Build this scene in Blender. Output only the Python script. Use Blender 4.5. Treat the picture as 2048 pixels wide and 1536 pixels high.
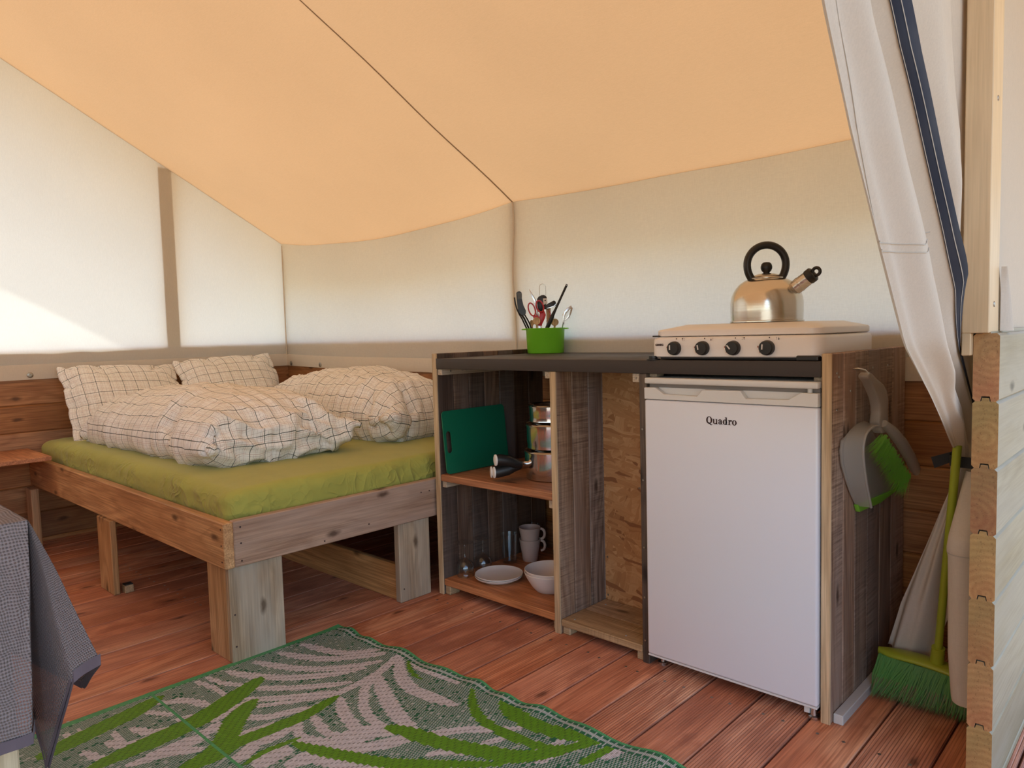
import bpy, bmesh, math, random
from mathutils import Vector, Matrix, noise
random.seed(7)
R_ = random.Random(11)
for o in list(bpy.data.objects):
    bpy.data.objects.remove(o, do_unlink=True)
scene = bpy.context.scene
COL = scene.collection

# ------------------------------------------------------------------ camera
cam_d = bpy.data.cameras.new('camera'); cam = bpy.data.objects.new('camera', cam_d); COL.objects.link(cam)
cam_d.sensor_width = 36.0; cam_d.lens = 36.0 * 1459.53 / 2048; cam_d.clip_start = 0.02; cam_d.clip_end = 300
cam.matrix_world = Matrix(((0.72887177, -0.02858997, 0.68405303, 0.65785938),
                           (0.68416209, 0.06813728, -0.72614017, -1.78770229),
                           (-0.02584919, 0.99726623, 0.06922352, 0.98667757),
                           (0, 0, 0, 1)))
scene.camera = cam

# ------------------------------------------------------------------ daylight
SUN_EL, SUN_AZ = 56.0, 172.0           # degrees; azimuth measured from +X towards +Y
world = bpy.data.worlds.new('world'); scene.world = world; world.use_nodes = True
wn = world.node_tree.nodes; wl = world.node_tree.links; wn.clear()
wout = wn.new('ShaderNodeOutputWorld'); wbg = wn.new('ShaderNodeBackground'); wsky = wn.new('ShaderNodeTexSky')
wsky.sky_type = 'NISHITA'; wsky.sun_disc = False
wsky.sun_elevation = math.radians(SUN_EL); wsky.sun_rotation = math.radians(90 - SUN_AZ)
wsky.air_density = 1.0; wsky.dust_density = 2.0; wsky.ozone_density = 1.0
wbg.inputs['Strength'].default_value = 0.70
wl.new(wsky.outputs[0], wbg.inputs[0]); wl.new(wbg.outputs[0], wout.inputs[0])
sun_d = bpy.data.lights.new('sun', 'SUN'); sun = bpy.data.objects.new('sun', sun_d); COL.objects.link(sun)
sun_d.energy = 4.0; sun_d.angle = math.radians(0.9); sun_d.color = (1.0, 0.95, 0.88)
_sd = Vector((math.cos(math.radians(SUN_EL)) * math.cos(math.radians(SUN_AZ)),
              math.cos(math.radians(SUN_EL)) * math.sin(math.radians(SUN_AZ)), math.sin(math.radians(SUN_EL))))
sun.rotation_euler = _sd.to_track_quat('Z', 'Y').to_euler(); sun.location = _sd * 30

scene.view_settings.view_transform = 'Standard'; scene.view_settings.look = 'None'
scene.view_settings.gamma = 1.0; scene.view_settings.use_curve_mapping = False
scene.view_settings.exposure = 0.06
scene.cycles.max_bounces = 10; scene.cycles.diffuse_bounces = 6; scene.cycles.glossy_bounces = 4
scene.cycles.transmission_bounces = 8; scene.cycles.transparent_max_bounces = 8
scene.cycles.sample_clamp_indirect = 6.0; scene.cycles.caustics_reflective = False; scene.cycles.caustics_refractive = False

# ------------------------------------------------------------------ measures of the place (metres)
XL, YB, XR = -3.572, 0.624, 0.33          # inner faces of the left, back and right plank walls
YF, YRIDGE = -4.02, -1.70                 # opposite eave wall and ridge
WT, WH, LOG = 0.045, 0.9624, 0.135        # plank wall thickness, height, height of one plank
EAVE, SLOPE = 1.562, 0.546
CT = 0.9004                               # worktop height

# ------------------------------------------------------------------ object helpers
def mworld(o):
    m = Matrix.LocRotScale(o.location, o.rotation_euler, o.scale)
    return (mworld(o.parent) @ o.matrix_parent_inverse @ m) if o.parent else m
def link(o, parent=None):
    COL.objects.link(o)
    if parent is not None:
        o.parent = parent; o.matrix_parent_inverse = mworld(parent).inverted()
    return o
def tag(o, label=None, cat=None, group=None, kind=None):
    if label: o['label'] = label
    if cat: o['category'] = cat
    if group: o['group'] = group
    if kind: o['kind'] = kind
    return o
def thing(name, loc, label=None, cat=None, group=None, kind=None):
    o = bpy.data.objects.new(name, None); o.location = loc; o.empty_display_size = 0.05
    link(o); return tag(o, label, cat, group, kind)

class MB:
    """collects vertices and faces of ONE mesh"""
    def __init__(s): s.v = []; s.f = []; s.m = []; s.uv = None
    def add(s, vs, fs, mi=0):
        b = len(s.v); s.v += [tuple(p) for p in vs]; s.f += [[i + b for i in f] for f in fs]; s.m += [mi] * len(fs); return s
    def box(s, x0, x1, y0, y1, z0, z1, mi=0):
        return s.add([(x0,y0,z0),(x1,y0,z0),(x1,y1,z0),(x0,y1,z0),(x0,y0,z1),(x1,y0,z1),(x1,y1,z1),(x0,y1,z1)],
                     [(3,2,1,0),(4,5,6,7),(0,1,5,4),(1,2,6,5),(2,3,7,6),(3,0,4,7)], mi)
    def lathe(s, prof, n=32, c=(0,0,0), mi=0, sx=1, sy=1, mat=None):
        vs = []; fs = []
        for r, z in prof:
            for k in range(n):
                a = 2*math.pi*k/n; p = Vector((r*math.cos(a)*sx, r*math.sin(a)*sy, z))
                if mat is not None: p = mat @ p
                vs.append((p.x + c[0], p.y + c[1], p.z + c[2]))
        for i in range(len(prof)-1):
            for k in range(n):
                k2 = (k+1) % n; fs.append((i*n+k, i*n+k2, (i+1)*n+k2, (i+1)*n+k))
        if prof[0][0] > 1e-6: fs.append(tuple(range(n-1, -1, -1)))
        if prof[-1][0] > 1e-6: fs.append(tuple((len(prof)-1)*n + k for k in range(n)))
        return s.add(vs, fs, mi)
    def tube(s, path, rad, n=10, mi=0, flat=1.0, up=None, cap=True):
        path = [Vector(p) for p in path]; N = len(path); vs = []; fs = []
        if not hasattr(rad, '__len__'): rad = [rad]*N
        prev = None
        for i, p in enumerate(path):
            t = (path[min(i+1, N-1)] - path[max(i-1, 0)]).normalized()
            if prev is None:
                a = Vector(up) if up else (Vector((0,0,1)) if abs(t.z) < .9 else Vector((1,0,0)))
            else: a = prev
            a = (a - t*a.dot(t)).normalized(); b = t.cross(a); prev = a
            for k in range(n):
                q = 2*math.pi*k/n; w = p + (a*math.cos(q)*flat + b*math.sin(q))*rad[i]; vs.append(w)
        for i in range(N-1):
            for k in range(n):
                k2 = (k+1) % n; fs.append((i*n+k, i*n+k2, (i+1)*n+k2, (i+1)*n+k))
        if cap: fs += [tuple(range(n-1,-1,-1)), tuple((N-1)*n+k for k in range(n))]
        return s.add(vs, fs, mi)
    def prism(s, poly, o, u, v, d, mi=0):
        """polygon (in axes u,v from origin o) extruded along d"""
        o, u, v, d = Vector(o), Vector(u), Vector(v), Vector(d); n = len(poly)
        a = [o + u*p[0] + v*p[1] for p in poly]; b = [p + d for p in a]
        fs = [tuple(range(n)), tuple(range(2*n-1, n-1, -1))] + [(i, n+i, n+(i+1) % n, (i+1) % n) for i in range(n)]
        return s.add(a + b, fs, mi)
    def grid(s, fn, nu, nv, mi=0, uvfn=None, closeu=False):
        vs = []; fs = []
        for i in range(nu + (0 if closeu else 1)):
            for j in range(nv+1): vs.append(fn(i/nu, j/nv))
        w = nv+1; nn = nu if closeu else nu+1
        for i in range(nu):
            i2 = (i+1) % nn
            for j in range(nv): fs.append((i*w+j, i2*w+j, i2*w+j+1, i*w+j+1))
        if uvfn:
            if s.uv is None: s.uv = [(0,0)]*len(s.v)
            for i in range(nu + (0 if closeu else 1)):
                for j in range(nv+1): s.uv.append(uvfn(i/nu, j/nv))
        return s.add(vs, fs, mi)
    def mesh(s, name, mats, smooth=False, bevel=0, seg=2, angle=40):
        me = bpy.data.meshes.new(name); me.from_pydata([tuple(p) for p in s.v], [], s.f)
        for i, m in enumerate(s.m): me.polygons[i].material_index = m
        for m in (mats if isinstance(mats, (list, tuple)) else [mats]): me.materials.append(m)
        if s.uv:
            ul = me.uv_layers.new(name='UVMap'); uv = s.uv + [(0,0)]*(len(s.v)-len(s.uv))
            for l in me.loops: ul.data[l.index].uv = uv[l.vertex_index]
        bm = bmesh.new(); bm.from_mesh(me)
        bmesh.ops.recalc_face_normals(bm, faces=bm.faces)
        if bevel:
            es = [e for e in bm.edges if len(e.link_faces) == 2 and e.calc_face_angle(0) > math.radians(angle)]
            bmesh.ops.bevel(bm, geom=es, offset=bevel, segments=seg, affect='EDGES', profile=.5, clamp_overlap=True)
        if smooth:
            for f in bm.faces: f.smooth = True
            for e in bm.edges:
                if len(e.link_faces) == 2 and e.calc_face_angle(0) > math.radians(angle): e.smooth = False
        bm.to_mesh(me); bm.free()
        return me
    def build(s, name, mats, parent=None, smooth=False, bevel=0, seg=2, angle=40):
        return link(bpy.data.objects.new(name, s.mesh(name, mats, smooth, bevel, seg, angle)), parent)

_cache = {}
def piece(name, parent, x0, x1, y0, y1, z0, z1, mat, bevel=0.002):
    """a rectangular board; alike boards share one mesh"""
    d = (round(x1-x0, 4), round(y1-y0, 4), round(z1-z0, 4)); key = (d, mat.name, bevel)
    if key not in _cache:
        hx, hy, hz = d[0]/2, d[1]/2, d[2]/2
        _cache[key] = MB().box(-hx, hx, -hy, hy, -hz, hz).mesh(name, mat, bevel=bevel, seg=1)
    o = bpy.data.objects.new(name, _cache[key]); o.location = ((x0+x1)/2, (y0+y1)/2, (z0+z1)/2)
    return link(o, parent)
def place(name, me, parent, loc, rot=(0,0,0)):
    o = bpy.data.objects.new(name, me); o.location = loc; o.rotation_euler = rot; return link(o, parent)

# ------------------------------------------------------------------ materials
class NT:
    def __init__(s, name):
        s.mat = bpy.data.materials.new(name); s.mat.use_nodes = True; s.t = s.mat.node_tree; s.t.nodes.clear()
        s.out = s.n('ShaderNodeOutputMaterial')
    def n(s, typ, **kw):
        x = s.t.nodes.new(typ)
        for k, v in kw.items(): setattr(x, k, v)
        return x
    def l(s, a, b): s.t.links.new(a, b)
    def set(s, sock, v):
        if isinstance(v, bpy.types.NodeSocket): s.l(v, sock)
        else: sock.default_value = (tuple(v) + (1,)) if (isinstance(v, (tuple, list)) and len(v) == 3 and sock.type == 'RGBA') else v
    def math(s, op, a, b=0.0, c=None):
        x = s.n('ShaderNodeMath', operation=op); s.set(x.inputs[0], a); s.set(x.inputs[1], b)
        if c is not None: s.set(x.inputs[2], c)
        return x.outputs[0]
    def vmath(s, op, a, b):
        x = s.n('ShaderNodeVectorMath', operation=op); s.set(x.inputs[0], a); s.set(x.inputs[1], b); return x.outputs[0]
    def mix(s, f, a, b, mode='MIX'):
        x = s.n('ShaderNodeMix', data_type='RGBA', blend_type=mode); s.set(x.inputs[0], f); s.set(x.inputs[6], a); s.set(x.inputs[7], b); return x.outputs[2]
    def ramp(s, f, stops):
        x = s.n('ShaderNodeValToRGB'); e = x.color_ramp.elements
        while len(e) < len(stops): e.new(.5)
        for i, (p, c) in enumerate(stops): e[i].position = p; e[i].color = (tuple(c) + (1,)) if len(c) == 3 else c
        s.set(x.inputs[0], f); return x.outputs[0]
    def rng(s, f, a, b, c=0.0, d=1.0):
        x = s.n('ShaderNodeMapRange'); s.set(x.inputs[0], f); x.inputs[1].default_value = a; x.inputs[2].default_value = b
        x.inputs[3].default_value = c; x.inputs[4].default_value = d; return x.outputs[0]
    def noise(s, vec, scale, detail=2.0, rough=.5, dist=0.0):
        x = s.n('ShaderNodeTexNoise'); s.set(x.inputs['Vector'], vec); x.inputs['Scale'].default_value = scale
        x.inputs['Detail'].default_value = detail; x.inputs['Roughness'].default_value = rough; x.inputs['Distortion'].default_value = dist
        return x.outputs[0]
    def scalev(s, vec, sc):
        x = s.n('ShaderNodeVectorMath', operation='MULTIPLY'); s.set(x.inputs[0], vec); x.inputs[1].default_value = sc; return x.outputs[0]
    def bump(s, h, strength=.3, dist=.002):
        x = s.n('ShaderNodeBump'); x.inputs['Strength'].default_value = strength; x.inputs['Distance'].default_value = dist; s.l(h, x.inputs['Height']); return x.outputs[0]
    def bsdf(s, color, rough=.5, metal=0.0, normal=None, **kw):
        x = s.n('ShaderNodeBsdfPrincipled'); s.set(x.inputs['Base Color'], color); s.set(x.inputs['Roughness'], rough); s.set(x.inputs['Metallic'], metal)
        if normal is not None: s.l(normal, x.inputs['Normal'])
        for k, v in kw.items(): s.set(x.inputs[k.replace('_', ' ')], v)
        return x.outputs[0]
    def done(s, sh): s.l(sh, s.out.inputs['Surface']); return s.mat
    def obj(s): return s.n('ShaderNodeTexCoord').outputs['Object']
    def uvc(s): return s.n('ShaderNodeTexCoord').outputs['UV']
    def rnd(s): return s.n('ShaderNodeObjectInfo').outputs['Random']

def plain(name, color, rough=.5, metal=0.0, speck=0.04, **kw):
    t = NT(name); v = t.obj(); f = t.noise(v, 9, 3)
    c = t.mix(t.math('MULTIPLY', f, 1.0), tuple(x*(1-speck) for x in color), tuple(min(1, x*(1+speck)) for x in color))
    return t.done(t.bsdf(c, t.rng(f, .3, .7, rough*(1-speck), min(1, rough*(1+speck))), metal, **kw))

def wood(name, dark, mid, light, axis=0, knots=.5, var=.12, rough=.62, bump=.35, band=34.0, groove=None, grey=None, contrast=1.0, huevar=.0, stain=None, sawn=0.0):
    t = NT(name); r = t.rnd()
    off = t.n('ShaderNodeCombineXYZ')
    t.l(t.math('MULTIPLY', r, 37.0), off.inputs[0]); t.l(t.math('MULTIPLY', r, 61.0), off.inputs[1]); t.l(t.math('MULTIPLY', r, 23.0), off.inputs[2])
    base = t.obj(); vec = t.vmath('ADD', base, off.outputs[0])
    ax = lambda lo, cr: tuple(lo if i == axis else cr for i in range(3))
    kv = t.n('ShaderNodeTexVoronoi', voronoi_dimensions='2D'); kv.inputs['Scale'].default_value = 1.0; kv.inputs['Randomness'].default_value = 1.0
    ks = t.n('ShaderNodeSeparateXYZ'); t.l(vec, ks.inputs[0]); kc = t.n('ShaderNodeCombineXYZ')
    oth = [i for i in range(3) if i != axis]
    wob = t.math('MULTIPLY', t.noise(vec, 30, 2), .012)
    t.l(t.math('MULTIPLY', t.math('ADD', ks.outputs[axis], wob), 3.2), kc.inputs[0]); t.l(t.math('MULTIPLY', t.math('ADD', wob, t.math('ADD', ks.outputs[oth[0]], ks.outputs[oth[1]])), 8.0), kc.inputs[1])
    t.l(kc.outputs[0], kv.inputs['Vector'])
    sc = t.n('ShaderNodeSeparateColor'); t.l(kv.outputs['Color'], sc.inputs[0]); has = t.math('LESS_THAN', sc.outputs[0], knots)
    kd = kv.outputs['Distance']
    kn = t.math('MULTIPLY', t.rng(kd, .035, .11, .9, 0), has)
    halo = t.math('MULTIPLY', t.rng(kd, .0, .42, 1, 0), has)
    low = t.noise(t.scalev(vec, ax(.8, 5.0)), 1.0, 1.5, .5, .25)
    low2 = t.math('ADD', low, t.math('MULTIPLY', halo, .10))
    band_ = t.math('MULTIPLY_ADD', t.math('SINE', t.math('MULTIPLY', low2, band*2.2)), .5, .5)
    band_ = t.math('POWER', band_, 1.6)
    fine = t.noise(t.scalev(vec, ax(5.0, 190.0)), 1.0, 3.0, .6)
    patch = t.noise(t.scalev(vec, ax(1.5, 4.5)), 1.0, 3.0, .55)
    c = t.ramp(patch, [(.28, dark), (.5, mid), (.74, light)])
    c = t.mix(t.math('MULTIPLY', band_, .5*contrast), c, dark)
    c = t.mix(t.rng(fine, .34, .62, .62*contrast, 0), c, tuple(x*.55 for x in dark))
    if grey: c = t.mix(t.rng(t.noise(t.scalev(vec, ax(1.2, 9.0)), 1.0, 4.0, .6), .38, .66, 0, .85), c, grey)
    if stain: c = t.mix(t.rng(t.noise(t.scalev(vec, ax(5.0, 7.0)), 1.0, 4.0, .65), .56, .68, 0, .55), c, stain)
    if sawn:
        sw = t.noise(t.scalev(vec, ax(170.0, 5.0)), 1.0, 3.0, .65, .3); pm = t.rng(t.noise(t.scalev(vec, ax(3.0, 9.0)), 1.0, 2.0), .42, .62, 0, 1)
        c = t.mix(t.math('MULTIPLY', t.rng(sw, .5, .66, 0, sawn), pm), c, tuple(x*.45 for x in dark))
        c = t.mix(t.math('MULTIPLY', t.rng(sw, .34, .46, sawn*.6, 0), pm), c, light)
    c = t.mix(kn, c, tuple(x*.32 for x in dark))
    h = t.math('ADD', t.math('MULTIPLY', fine, .6), t.math('MULTIPLY', band_, .35))
    if groove:
        sp = t.n('ShaderNodeSeparateXYZ'); t.l(base, sp.inputs[0])
        g = t.math('PINGPONG', sp.outputs[groove[0]], groove[1]*.5)
        gd = t.rng(g, 0, groove[1]*.22, 1, 0)
        gm = t.rng(t.noise(t.scalev(vec, ax(.9, 2.2)), 1.0, 2.0), .4, .62, .1, 1)
        gd = t.math('MULTIPLY', gd, gm)
        c = t.mix(t.math('MULTIPLY', gd, .55), c, tuple(x*.3 for x in dark)); h = t.math('SUBTRACT', h, t.math('MULTIPLY', gd, 2.0))
    hs = t.n('ShaderNodeHueSaturation'); t.l(c, hs.inputs['Color'])
    t.l(t.rng(r, 0, 1, 1-var, 1+var), hs.inputs['Value']); r2 = t.math('FRACT', t.math('MULTIPLY', r, 7.31))
    t.l(t.rng(r2, 0, 1, 1-var*.8, 1+var*.5), hs.inputs['Saturation'])
    if huevar: t.l(t.rng(t.math('FRACT', t.math('MULTIPLY', r, 3.7)), 0, 1, .5-huevar, .5+huevar), hs.inputs['Hue'])
    return t.done(t.bsdf(hs.outputs[0], rough, 0, t.bump(h, bump, .0012), Specular_IOR_Level=.35))

def endgrain(name, dark, light, ring=420.0):
    """sawn end of a plank: growth rings around a pith off the middle"""
    t = NT(name); r = t.rnd(); v = t.obj(); sp = t.n('ShaderNodeSeparateXYZ'); t.l(v, sp.inputs[0])
    cx = t.rng(r, 0, 1, -.02, .03); cz = t.rng(t.math('FRACT', t.math('MULTIPLY', r, 9.7)), 0, 1, -.07, .05)
    dx = t.math('SUBTRACT', sp.outputs[0], cx); dz = t.math('SUBTRACT', sp.outputs[2], cz)
    d = t.math('SQRT', t.math('ADD', t.math('MULTIPLY', dx, dx), t.math('MULTIPLY', dz, dz)))
    d = t.math('ADD', d, t.math('MULTIPLY', t.noise(v, 18, 3), .012))
    b = t.math('MULTIPLY_ADD', t.math('SINE', t.math('MULTIPLY', d, ring*1.6)), .5, .5)
    rough = t.noise(t.scalev(v, (300, 20, 260)), 1.0, 3, .7)
    c = t.mix(t.math('MULTIPLY', b, .45), light, dark)
    big = t.noise(v, 14, 3)
    c = t.mix(t.rng(big, .45, .7, 0, .6), c, dark)
    c = t.mix(t.rng(t.noise(v, 9, 2), .52, .7, 0, .5), c, (.26, .19, .06))
    c = t.mix(t.rng(rough, .62, .78, 0, .5), c, tuple(min(1, x*1.5) for x in light))
    c = t.mix(t.rng(rough, .3, .42, .6, 0), c, tuple(x*.4 for x in dark))
    hs = t.n('ShaderNodeHueSaturation'); t.l(c, hs.inputs['Color']); t.l(t.rng(r, 0, 1, .7, 1.2), hs.inputs['Value'])
    t.l(t.rng(t.math('FRACT', t.math('MULTIPLY', r, 5.1)), 0, 1, .488, .508), hs.inputs['Hue'])
    return t.done(t.bsdf(hs.outputs[0], .75, 0, t.bump(rough, .5, .001)))

def canvas(name, front, through, share, weave=True, blotch=.06):
    """tent cloth: part of the light is scattered back, part passes through"""
    t = NT(name); v = t.obj()
    f = t.noise(v, 1.3, 4, .55); g = t.noise(t.scalev(v, (60, 60, 8)), 6.0, 2, .6); k = t.noise(t.scalev(v, (8, 60, 60)), 6.0, 2, .6)
    m = t.math('ADD', t.rng(f, .3, .7, 1-blotch, 1+blotch*.4), t.math('MULTIPLY', t.math('SUBTRACT', t.math('ADD', g, k), 1.0), .12))
    def mul(c):
        x = t.n('ShaderNodeVectorMath', operation='SCALE'); x.inputs[0].default_value = c; t.l(m, x.inputs['Scale']); return x.outputs[0]
    nb = t.bump(t.math('ADD', g, k), .06, .001) 
    d = t.n('ShaderNodeBsdfDiffuse'); t.l(mul(front), d.inputs[0]); t.l(nb, d.inputs['Normal'])
    tr = t.n('ShaderNodeBsdfTranslucent'); t.l(mul(through), tr.inputs[0]); t.l(nb, tr.inputs['Normal'])
    mx = t.n('ShaderNodeMixShader'); mx.inputs[0].default_value = share; t.l(d.outputs[0], mx.inputs[1]); t.l(tr.outputs[0], mx.inputs[2])
    return t.done(mx.outputs[0])

def steel(name, color=(.62,.6,.57), rough=.24, axis=2):
    t = NT(name); v = t.obj(); sc = tuple(2.0 if i != axis else 260.0 for i in range(3))
    n = t.noise(t.scalev(v, sc), 1.0, 3, .6)
    return t.done(t.bsdf(color, t.rng(n, .3, .7, rough*.8, rough*1.25), 1.0, t.bump(n, .05, .0005)))

def glass(name):
    """thin clear glass: mostly see-through, mirror-like at the edges"""
    t = NT(name); tr = t.n('ShaderNodeBsdfTransparent'); tr.inputs['Color'].default_value = (.93, .95, .95, 1)
    gl = t.n('ShaderNodeBsdfGlossy'); gl.inputs['Roughness'].default_value = .03; gl.inputs['Color'].default_value = (.95,.97,1,1)
    lw = t.n('ShaderNodeLayerWeight'); lw.inputs['Blend'].default_value = .25
    n = t.noise(t.obj(), 30, 2)
    mx = t.n('ShaderNodeMixShader'); t.l(t.math('ADD', t.rng(lw.outputs['Facing'], .1, 1, .035, .55), t.math('MULTIPLY', n, .02)), mx.inputs[0]); t.l(tr.outputs[0], mx.inputs[1]); t.l(gl.outputs[0], mx.inputs[2])
    return t.done(mx.outputs[0])

def gingham(name, base, tint):
    t = NT(name); uv = t.uvc(); sp = t.n('ShaderNodeSeparateXYZ'); t.l(uv, sp.inputs[0])
    n = t.noise(uv, 7, 3)
    def line(i, per, w, ph=0.0):
        a = t.math('ADD', sp.outputs[i], t.math('ADD', t.math('MULTIPLY', n, .0), ph))
        f = t.math('FRACT', t.math('ADD', t.math('DIVIDE', a, per), 50.0)); return t.math('LESS_THAN', t.math('ABSOLUTE', t.math('SUBTRACT', f, .5)), w/per/2)
    c = t.mix(t.rng(t.noise(uv, 3.0, 3), .35, .65, 0, 1), base, tint)
    br = t.noise(uv, 55, 1)
    for i in (0, 1):
        c = t.mix(t.math('MULTIPLY', line(i, .0116, .0014), t.rng(br, .35, .6, .2, .65)), c, (.40, .33, .27))
        c = t.mix(t.math('MULTIPLY', line(i, .0348, .0015, .0058), .6), c, (.46, .27, .19))
    for i in (0, 1): c = t.mix(t.math('MULTIPLY', line(i, .058, .0024, .0), .9), c, (.06, .07, .05))
    w = t.noise(uv, 900, 1); cr = t.noise(uv, 24, 4, .6, .6)
    return t.done(t.bsdf(c, .92, 0, t.bump(t.math('ADD', t.math('MULTIPLY', w, .1), cr), .32, .006), Specular_IOR_Level=.1))

def fabric(name, color, wr=14, strength=.3, creases=False):
    t = NT(name); v = t.obj(); cr = t.noise(t.scalev(v, (1, 1, .6)), wr, 4, .6, .8); w = t.noise(v, 1200, 1)
    c = t.mix(t.rng(cr, .3, .7, 0, 1), tuple(x*.93 for x in color), tuple(min(1, x*1.05) for x in color))
    h = t.math('ADD', cr, t.math('MULTIPLY', w, .05)); nb = t.bump(h, strength, .006)
    if creases:
        # sharp little gathers down the sides, an almost smooth top
        def ridge(vec, sc):
            n = t.noise(vec, sc, 1.5, .5, .9); return t.math('POWER', t.math('SUBTRACT', 1.0, t.math('MULTIPLY', t.math('ABSOLUTE', t.math('SUBTRACT', n, .5)), 4.0)), 3.0)
        mp = t.n('ShaderNodeMapping'); mp.inputs['Rotation'].default_value = (.5, .6, .3); t.l(v, mp.inputs[0])
        rg = t.math('ADD', ridge(mp.outputs[0], 7), t.math('MULTIPLY', ridge(mp.outputs[0], 16), .4))
        g = t.n('ShaderNodeNewGeometry'); sp = t.n('ShaderNodeSeparateXYZ'); t.l(g.outputs['True Normal'], sp.inputs[0])
        m = t.math('MULTIPLY', t.rng(sp.outputs[2], .45, .97, 1, .03), t.rng(t.noise(v, 4.0, 2), .42, .62, .15, 1))
        b2 = t.n('ShaderNodeBump'); b2.inputs['Strength'].default_value = .7; b2.inputs['Distance'].default_value = .012; t.l(t.math('MULTIPLY', rg, m), b2.inputs['Height']); t.l(nb, b2.inputs['Normal']); nb = b2.outputs[0]
    return t.done(t.bsdf(c, .85, 0, nb, Specular_IOR_Level=.15, Sheen_Weight=.1))

def osb(name):
    """pressed board of long flat wood strands lying every which way"""
    t = NT(name); v = t.obj()
    dist = t.n('ShaderNodeVectorMath', operation='MULTIPLY_ADD')
    nz = t.n('ShaderNodeTexNoise'); nz.inputs['Scale'].default_value = 7.0; nz.inputs['Detail'].default_value = 3.0; t.l(v, nz.inputs['Vector'])
    t.l(nz.outputs['Color'], dist.inputs[0]); dist.inputs[1].default_value = (.05, .0, .05); t.l(v, dist.inputs[2])
    def strands(rot, seed, lo, hi):
        mp = t.n('ShaderNodeMapping'); mp.inputs['Rotation'].default_value = (0, rot, 0); mp.inputs['Location'].default_value = (seed, seed*2, seed); t.l(dist.outputs[0], mp.inputs[0])
        vo = t.n('ShaderNodeTexVoronoi'); vo.inputs['Scale'].default_value = 1.0; t.l(t.scalev(mp.outputs[0], (lo, 4, hi)), vo.inputs['Vector'])
        fib = t.noise(t.scalev(mp.outputs[0], (20, 20, 330)), 1.0, 2, .6)
        return vo, fib
    L = [strands(.35, .0, 9, 55), strands(-.9, 3.0, 10, 50), strands(1.25, 7.0, 9, 60), strands(-.2, 11.0, 13, 80)]
    col, ds, fb = L[0][0].outputs['Color'], L[0][0].outputs['Distance'], L[0][1]
    for k, (vo, fib) in enumerate(L[1:]):
        sp = t.n('ShaderNodeSeparateColor'); t.l(vo.outputs['Color'], sp.inputs[0]); sel = t.math('GREATER_THAN', sp.outputs[2], .52)
        col = t.mix(sel, col, vo.outputs['Color']); ds = t.mix(sel, ds, vo.outputs['Distance']); fb = t.mix(sel, fb, fib)
    sp = t.n('ShaderNodeSeparateColor'); t.l(col, sp.inputs[0])
    c = t.ramp(sp.outputs[0], [(0, (.36,.155,.055)), (.2, (.47,.225,.085)), (.6, (.54,.28,.115)), (1, (.62,.35,.16))])
    c = t.mix(t.math('GREATER_THAN', sp.outputs[1], .965), c, (.28,.11,.04))
    c = t.mix(t.rng(ds, .8, 1.15, 0, .35), c, (.26,.11,.04))
    c = t.mix(t.rng(fb, .35, .6, .28, 0), c, (.34,.15,.05))
    return t.done(t.bsdf(c, .6, 0, t.bump(t.math('ADD', sp.outputs[1], fb), .25, .001)))

def knit(name, color, hole, see=.55):
    """open knitted cloth: rows of loops with gaps one can see through"""
    t = NT(name); uv = t.uvc(); sp = t.n('ShaderNodeSeparateXYZ'); t.l(uv, sp.inputs[0])
    wob = t.math('MULTIPLY', t.noise(uv, 22, 2), .012)
    row = t.math('MULTIPLY_ADD', t.math('SINE', t.math('MULTIPLY', t.math('ADD', sp.outputs[1], wob), 2*math.pi/.0052)), .5, .5)
    ph = t.math('MULTIPLY', t.math('FLOOR', t.math('DIVIDE', t.math('ADD', sp.outputs[1], wob), .0052)), 1.7)
    stc = t.math('MULTIPLY_ADD', t.math('SINE', t.math('ADD', t.math('MULTIPLY', t.math('ADD', sp.outputs[0], wob), 2*math.pi/.0046), ph)), .5, .5)
    h = t.math('ADD', t.math('MULTIPLY', row, .65), t.math('MULTIPLY', stc, .5))
    c = t.mix(t.rng(h, .2, .8, 0, 1), tuple(x*.6 for x in color), color)
    p = t.bsdf(c, .9, 0, t.bump(h, .8, .003))
    tr = t.n('ShaderNodeBsdfTransparent'); mx = t.n('ShaderNodeMixShader')
    gap = t.math('MULTIPLY', t.rng(h, .20, .30, 1, 0), see); t.l(gap, mx.inputs[0]); t.l(p, mx.inputs[1]); t.l(tr.outputs[0], mx.inputs[2])
    return t.done(mx.outputs[0])

def attr_color(name, attr, rough=.5):
    t = NT(name); a = t.n('ShaderNodeAttribute', attribute_name=attr); v = t.obj(); n = t.noise(v, 220, 2)
    c = t.mix(t.rng(n, .3, .7, 0, .22), a.outputs['Color'], (.02,.03,.02))
    sp = t.n('ShaderNodeSeparateXYZ'); t.l(v, sp.inputs[0])
    w = t.math('MULTIPLY_ADD', t.math('SINE', t.math('MULTIPLY', sp.outputs[0], 2*math.pi/.0042)), .5, .5)
    return t.done(t.bsdf(c, rough, 0, t.bump(w, .5, .0015), Specular_IOR_Level=.3))

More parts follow.
